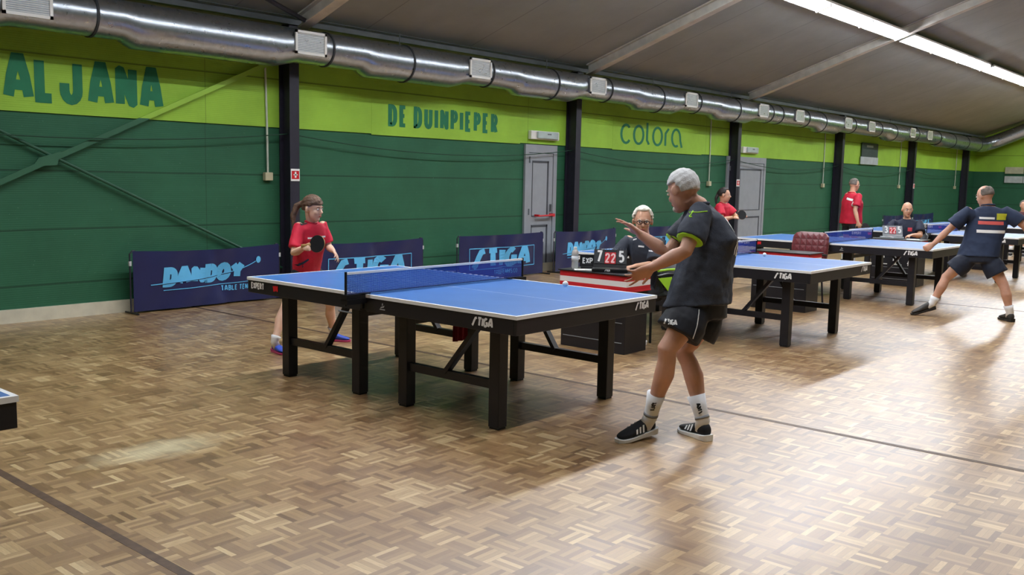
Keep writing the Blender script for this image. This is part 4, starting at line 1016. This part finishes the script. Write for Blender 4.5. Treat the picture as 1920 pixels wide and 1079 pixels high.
patch(girl, near, (.245, 1.84, .99), (1, 0, 0), (0, 0, 1), .05, .014, M_WTXT, 'chest_print')
patch(girl, near, (.20, 1.93, 1.12), (1, .2, .1), (0, .3, 1), .06, .02, M_SHORTK, 'shoulder_patch')
patch(girl, near, (.20, 1.9, .76), (.8, 0, .6), (-.3, 0, .5), .13, .03, M_NAVYSH, 'hem_flash')
racket('bat with black rubber held by the girl in red behind the nearest table', (.085, 1.60, .965), (-.25, .85, -.15), (-.75, -.55, .2))

# ---- player in navy at the third table, seen from behind
P = dict(pelvis=(7.13, -1.83, .775), chest=(7.20, -1.88, 1.10), neck=(7.185, -1.88, 1.345), head=(7.175, -1.84, 1.455),
         shL=(7.10, -1.69, 1.265), shR=(7.235, -2.07, 1.275), elL=(7.045, -1.49, 1.03), wrL=(6.965, -1.36, .86), elR=(7.30, -2.27, 1.11), wrR=(7.37, -2.37, .95),
         hipL=(7.09, -1.74, .72), hipR=(7.15, -1.94, .72), knL=(7.03, -1.52, .47), anL=(6.965, -1.40, .145), knR=(7.16, -2.12, .435), anR=(7.19, -2.21, .10),
         heelL=(6.99, -1.42, .075), toeL=(6.83, -1.22, 0.0), heelR=(7.155, -2.245, 0), toeR=(7.33, -2.08, 0))
p2, near, A = person('balding person in navy shirt and shorts lunging with arms spread at the third table', (7.1, -1.85, 0), P, dict(
    head=(.42, .86, -.22), torso=(.80, .55, -.15), skin=M_SKINT, vox=.010, body=1.12, shirt=(.215, .15), hem=.05, slr=.09, sleeve=.7, shirtmat=M_NAVYSH, shortmat=mat('dark_navy_shorts', '1d2537', .7), shortlen=.62, shortr=.125, sock=.09, shoemat=mat('dark_grey_shoe', '3a3735', .6), solemat=mat('dark_sole', '2b2927', .6),
    handL=((-.5, .5, -.5), (-.5, -.5, .3), -1, dict(curl=(75, 80, 80, 80), thumb=15, spread=0)),
    handR=((.4, -.5, -.7), (.5, -.3, .3), 1, dict(curl=(60, 65, 65, 65), thumb=20, spread=0)),
    hair=dict(mat=M_HAIRG, t=.008, cond=lambda a, e: (abs(a) > 1.5 and -.35 < e < .62) or (abs(a) > 2.3 and e < .95 and e > -.35))))
tb = V((-.80, -.55, .05)); su = nv(V((7.235, -2.07, 1.25)) - V((7.10, -1.69, 1.24)))
C = V((7.18, -1.88, 1.10))
u_ = nv((.55, -.83, 0))
patch(p2, near, C + V((0, 0, .12)) + u_ * .12, u_, (0, 0, 1), .11, .075, mat('yellow_print', 'c9cc3a', .6), 'back_emblem')
patch(p2, near, C + V((0, 0, .10)) - u_ * .03, u_, (0, 0, 1), .15, .025, M_WTXT, 'back_print')
patch(p2, near, C + V((0, 0, .045)) + u_ * .015, u_, (0, 0, 1), .26, .04, mat('coral_print', 'd9625e', .6), 'back_print')
patch(p2, near, C + V((0, 0, -.055)) + u_ * .02, u_, (0, 0, 1), .30, .035, M_WTXT, 'back_band')

# ---- white-haired umpire
P = dict(pelvis=(2.98, .13, .52), chest=(2.88, .10, .84), neck=(2.81, .075, 1.035), head=(2.735, .045, 1.17), shL=(2.79, -.10, .965), shR=(2.87, .29, .96), elL=(2.64, -.17, .77), wrL=(2.41, -.10, .765),
         elR=(2.70, .33, .77), wrR=(2.47, .15, .775), hipL=(2.95, .02, .47), hipR=(2.99, .23, .47), knL=(2.56, -.04, .50), anL=(2.60, -.06, .09), knR=(2.60, .24, .50), anR=(2.60, .25, .09),
         heelL=(2.66, -.06, 0), toeL=(2.44 + .05, -.10, 0), heelR=(2.66, .25, 0), toeR=(2.49, .22, 0))
um, near, A = person('white-haired person with dark glasses seated behind the nearest umpire table', (2.9, .1, 0), P, dict(
    head=(-.80, -.58, -.12), torso=(-.93, -.3, .1), vox=.009, hk=1.08, body=1.1, shirt=(.21, .165), hem=.03, slr=.085, sleeve=.85, shirtmat=M_SHIRTK, shortmat=M_SHORTK, shortlen=.9, shortr=.095, sock=.15, shoemat=M_SHOEK, solemat=M_SOLE, brow=M_HAIRS,
    handL=((-.9, .3, -.1), (0, 0, 1), -1, {}), handR=((-.95, .0, -.1), (0, 0, 1), 1, {}),
    hair=dict(mat=M_HAIRS, t=.018, cond=lambda a, e: e > .80 or (abs(a) > 1.3 and e > -.45 and not (abs(a) < 1.9 and e < .0)) or (abs(a) > 1.0 and e > .3))))
hp, ss, tf, hf, hs, hu = A
m = MB()
for s in (-1, 1):
    m.tube([hp(.100, s * (.032 + .022 * math.cos(a)), .004 + .016 * math.sin(a)) for a in [2 * PI * i / 16 for i in range(17)]], .0028, 6)
    m.tube([hp(.098, s * .054, .010), hp(.06, s * .078, .010), hp(.0, s * .088, .004)], .0028, 6)
m.tube([hp(.102, -.012, .006), hp(.104, 0, .009), hp(.102, .012, .006)], .0028, 6); m.tube([hp(.101, -.054, .016), hp(.103, 0, .018), hp(.101, .054, .016)], .003, 6)
g = local(m.build('glasses', M_BLACKP, um, smooth=True), um)
patch(um, near, (2.66, .02, .93), (.3, -.9, 0), (0, 0, 1), .07, .016, M_WTXT, 'chest_print'); patch(um, near, (2.70, .12, .99), (.3, -.9, .3), (0, 0, 1), .05, .012, M_WTXT, 'chest_print')
patch(um, near, (2.65, -.12, .90), (.5, -.8, 0), (0, 0, 1), .05, .012, M_WTXT, 'sleeve_print')

# ---- bald umpire at the third table
P = dict(pelvis=(11.0, .24, .50), chest=(10.97, .24, .83), neck=(10.96, .25, 1.02), head=(10.90, .235, 1.165), shL=(10.95, .05, .95), shR=(10.90, .43, .94), elL=(10.82, -.02, .76), wrL=(10.56, .02, .775),
         elR=(10.78, .48, .76), wrR=(10.56, .33, .775), hipL=(11.0, .13, .46), hipR=(11.0, .35, .46), knL=(10.6, .1, .48), anL=(10.62, .1, .09), knR=(10.6, .38, .48), anR=(10.62, .38, .09), heelL=(10.68, .1, 0), toeL=(10.5, .07, 0), heelR=(10.68, .38, 0), toeR=(10.5, .38, 0))
u3, near, A = person('bald person in dark navy shirt seated behind the pale scoreboard', (10.9, .24, 0), P, dict(
    head=(-.82, -.57, -.1), torso=(-.9, -.42, .05), vox=.012, body=1.1, shirt=(.22, .16), hem=.02, slr=.09, sleeve=.75, shirtmat=mat('midnight_polo', '1c2338', .7), shortmat=M_SHORTK, shortlen=.9, sock=.15, shoemat=M_SHOEK, solemat=M_SOLE, brow=M_HAIRD,
    handL=((-.9, .3, -.1), (0, 0, 1), -1, {}), handR=((-.95, .0, -.1), (0, 0, 1), 1, {})))
patch(u3, near, (10.72, .10, .85), (.4, -.9, 0), (0, 0, 1), .065, .06, mat('coral_red_print', 'c23a48', .6), 'chest_emblem')

# ---- standing player in red by the wall
P = dict(pelvis=(13.08, 1.98, .86), chest=(13.10, 1.98, 1.20), neck=(13.11, 2.0, 1.40), head=(13.16, 1.98, 1.545), shL=(13.20, 2.11, 1.34), shR=(13.0, 1.83, 1.34), elL=(13.3, 2.15, 1.08), wrL=(13.3, 2.05, .88),
         elR=(12.87, 1.83, 1.07), wrR=(12.84, 1.75, .85), hipL=(13.15, 2.06, .82), hipR=(13.02, 1.88, .82), knL=(13.17, 2.08, .46), anL=(13.15, 2.1, .1), knR=(13.0, 1.86, .46), anR=(12.98, 1.85, .1), heelL=(13.1, 2.14, 0), toeL=(13.27, 2.0, 0), heelR=(12.93, 1.89, 0), toeR=(13.1, 1.75, 0))
rm, near, A = person('person in red shirt standing by the green wall with a bat held low', (13.08, 1.98, 0), P, dict(
    head=(.85, -.5, -.12), torso=(.6, -.8, 0), vox=.013, body=1.1, shirt=(.215, .165), hem=.06, slr=.085, sleeve=.75, shirtmat=M_REDSH, shortmat=M_SHORTK, sock=.1, shoemat=M_SHOEK, solemat=M_SOLE, brow=M_HAIRG,
    handL=((0, -.3, -.9), (.6, .6, 0), 1, dict(curl=(60, 60, 60, 60))), handR=((0, -.4, -.9), (-.8, -.3, 0), -1, dict(curl=(70, 70, 70, 70))),
    hair=dict(mat=M_HAIRG, t=.012, cond=lambda a, e: (abs(a) > 1.5 and -.35 < e) or (abs(a) > .9 and e > .6))))
patch(rm, near, (13.12, 1.78, 1.27), (.8, .6, .25), (0, 0, 1), .13, .04, M_WTXT, 'chest_print')
patch(rm, near, (12.94, 1.8, 1.16), (.8, .6, .0), (.1, 0, 1), .05, .12, M_WTXT, 'side_print')
racket('bat with dark rubber hanging in the hand of the red-shirted person by the wall', (12.93, 1.64, .76), (-.4, .6, .3), (-.6, -.8, .2), M_RUB, M_RUB)

# ---- dark-haired player in red beyond the third table
P = dict(pelvis=(8.86, 2.52, .80), chest=(8.83, 2.48, 1.06), neck=(8.81, 2.45, 1.22), head=(8.79, 2.415, 1.345), shL=(8.96, 2.46, 1.17), shR=(8.68, 2.44, 1.17), elL=(9.02, 2.30, .99), wrL=(8.92, 2.17, 1.025),
         elR=(8.63, 2.35, .96), wrR=(8.68, 2.20, 1.0), hipL=(8.95, 2.52, .74), hipR=(8.78, 2.52, .74), knL=(9.05, 2.42, .43), anL=(9.1, 2.46, .1), knR=(8.66, 2.42, .43), anR=(8.6, 2.46, .1), heelL=(9.1, 2.5, 0), toeL=(9.14, 2.32, 0), heelR=(8.6, 2.5, 0), toeR=(8.56, 2.32, 0))
g2, near, A = person('dark-haired person in red holding a black bat in front of the grey double door', (8.84, 2.5, 0), P, dict(
    head=(.35, -.93, -.05), torso=(.1, -1, 0), k=.87, hk=.95, vox=.011, shirt=(.19, .14), hem=.08, slr=.085, sleeve=.7, shirtmat=M_REDSH, shortmat=M_SHORTK, sock=.1, shoemat=M_SHOEK, solemat=M_SOLE, brow=M_HAIRD,
    handR=((.3, -.8, .1), (-.3, -.3, .9), -1, dict(curl=(65, 70, 70, 70), thumb=20)), handL=((-.2, -.85, .1), (.3, .2, .9), 1, dict(curl=(35, 40, 45, 50))),
    hair=dict(mat=M_HAIRD, t=.012, cond=lambda a, e: e > .75 or (abs(a) > 1.3 and e > -.5 and not (abs(a) < 1.8 and e < .0)) or (abs(a) > 1.0 and e > .35),
              locks=[([(-.10, .0, .04), (-.13, -.03, -.06), (-.12, -.05, -.16)], [.03, .03, .014])])))
racket('bat with black rubber held up by the dark-haired person at the grey double door', (8.80, 2.10, 1.04), (-.75, .45, -.2), (-.45, -.75, .25), M_RUB, M_RED)

# ---- far seated person right of the navy player
P = dict(pelvis=(19.0, .25, .5), chest=(18.95, .25, .83), neck=(18.9, .25, 1.02), head=(18.86, .24, 1.15), shL=(18.92, .06, .95), shR=(18.88, .44, .94), elL=(18.78, -.0, .76), wrL=(18.5, .05, .78),
         elR=(18.75, .5, .76), wrR=(18.5, .35, .78), hipL=(19.0, .14, .46), hipR=(19.0, .36, .46), knL=(18.6, .1, .48), anL=(18.6, .1, .09), knR=(18.6, .38, .48), anR=(18.6, .38, .09), heelL=(18.66, .1, 0), toeL=(18.48, .1, 0), heelR=(18.66, .38, 0), toeR=(18.48, .38, 0))
fp, near, A = person('far seated person whose head shows over the navy player\'s right shoulder', (18.95, .25, 0), P, dict(
    head=(-.82, -.57, 0), torso=(-.9, -.42, .05), vox=.018, shirt=(.2, .15), hem=.02, shirtmat=mat('wine_shirt', '5f3438', .7), shortmat=M_SHORTK, shortlen=.9, sock=.15, shoemat=M_SHOEK, solemat=M_SOLE, brow=M_HAIRD,
    handL=((-.9, .3, -.1), (0, 0, 1), -1, {}), handR=((-.95, .0, -.1), (0, 0, 1), 1, {}),
    hair=dict(mat=M_HAIRG, t=.012, cond=lambda a, e: e > .7 or (abs(a) > 1.4 and e > -.3))))

# ================================================================== CHAIRS, BALLS, SMALL THINGS
def chair(loc, rz, lab, padm, trim=None, padded=True, group=None):
    root = thing('padded_chair' if padded else 'folding_chair', lab, 'chair', loc, rz, group)
    m = MB()
    m.rings([oval(V((0, 0, .43)), V((1, 0, 0)), V((0, 1, 0)), .21, .20, 24, 5), oval(V((0, 0, .45)), V((1, 0, 0)), V((0, 1, 0)), .225, .215, 24, 5), oval(V((0, 0, .475)), V((1, 0, 0)), V((0, 1, 0)), .21, .20, 24, 5)])
    m.build('seat', padm, root, smooth=False, bevel=.004)
    m = MB(); R = []
    hb = .93 if padded else .80
    for z, hw, hd, y in ((.50, .20, .03, .20), (.54, .235, .042, .205), (.75, .245, .045, .225), (hb - .06, .235, .042, .245), (hb - .015, .20, .034, .25), (hb, .15, .02, .25)):
        R.append(oval(V((0, y, z)), V((1, 0, 0)), V((0, 1, 0)), hw, hd, 26, 5))
    m.rings(R); bk_ = m.build('backrest', quilt if padded else padm, root, smooth=True)
    if trim:
        m = MB(); m.tube([(.247, -.16, .70), (.25, -.02, .705), (.247, .12, .70)], .012, 8); m.build('lime_trim', trim, bk_)
        m = MB(); m.add([(.25, -.16, .63), (.25, .06, .63), (.25, .05, .46), (.245, -.16, .63), (.245, .06, .63), (.245, .05, .46)], [(0, 1, 2), (5, 4, 3), (0, 3, 4, 1), (1, 4, 5, 2), (2, 5, 3, 0)]); m.build('lime_panel', trim, bk_)
    for sx in (-1, 1):
        for y0, y1 in ((-.18, -.20), (.18, .23)):
            m = MB(); m.tube([(sx * .19, y0, .44), (sx * .21, y1, 0)], .013, 8); m.build('leg', M_BLACKP if not padded else M_DARK, root)
        m = MB(); m.tube([(sx * .235, .2, .64), (sx * .245, 0, .66), (sx * .24, -.16, .65), (sx * .2, -.18, .45)], .014, 8); m.build('armrest', M_BLACKP, root)
    return root
t = NT('quilted_burgundy'); v = t.obj(); x, y, z = t.xyz(v)
gq = t.math('MINIMUM', t.math('ABSOLUTE', t.math('SUBTRACT', t.math('FRACT', t.math('DIVIDE', t.math('ADD', x, 10), .08)), .5)), t.math('ABSOLUTE', t.math('SUBTRACT', t.math('FRACT', t.math('DIVIDE', z, .08)), .5)))
t.base(t.mix(t.math('LESS_THAN', gq, .04), srgb('74343a'), srgb('4f2226'))); t.b.inputs['Roughness'].default_value = .38; t.bump(gq, .6, .02); quilt = t.m
chair((6.72, .16, 0), math.radians(-90), 'burgundy quilted leather chair behind the second umpire table', M_LEATH)
chair((15.1, .15, 0), math.radians(-90), 'burgundy chair beyond the navy-shirted player\'s left arm', M_LEATH)
chair((2.98, .12, 0), math.radians(-95), 'black chair with lime trim under the white-haired umpire', M_BLACKP, M_LIMET, False)
chair((11.06, .24, 0), math.radians(-90), 'dark chair under the bald umpire', M_BLACKP, None, False)
chair((19.06, .25, 0), math.radians(-90), 'dark chair under the far seated person', M_BLACKP, None, False)
def ball(c, lab):
    m = MB(); m.ell((0, 0, 0), ((.02, 0, 0), (0, .02, 0), (0, 0, .02)), 20, 14); o = m.build('ball', M_WTXT, None, smooth=True); o.location = c; return tag(o, lab, 'ball', None)
ball((.10, -1.06, .86), 'white ball in flight over the near half of the nearest whole table')
ball((4.66, -.30, .78), 'white ball lying by the net of the empty second table')
# a towel and a bag hanging under the nearest table
root = thing('red_towel', 'dark red towel hanging under the nearest table', 'towel', (.44, .10, .56))
m = MB(); n = 12; vs = []
for j in range(9):
    for i in range(n + 1): vs.append((.36 + .14 * i / n, .225 + .012 * math.sin(i * 1.3 + j * .2), .60 - .042 * j))
vs += [(a, b + .006, c) for a, b, c in vs]; N = 9 * (n + 1)
m.add(vs, [(j * (n + 1) + i, j * (n + 1) + i + 1, (j + 1) * (n + 1) + i + 1, (j + 1) * (n + 1) + i) for j in range(8) for i in range(n)] + [(N + j * (n + 1) + i, N + (j + 1) * (n + 1) + i, N + (j + 1) * (n + 1) + i + 1, N + j * (n + 1) + i + 1) for j in range(8) for i in range(n)])
local(m.build('towel_cloth', mat('dark_red_terry', '7d1826', .9), root, smooth=True), root)
m = MB(); m.box((.36, .218, .57), (.50, .224, .595)); local(m.build('pale_label', M_PAPER, root), root)
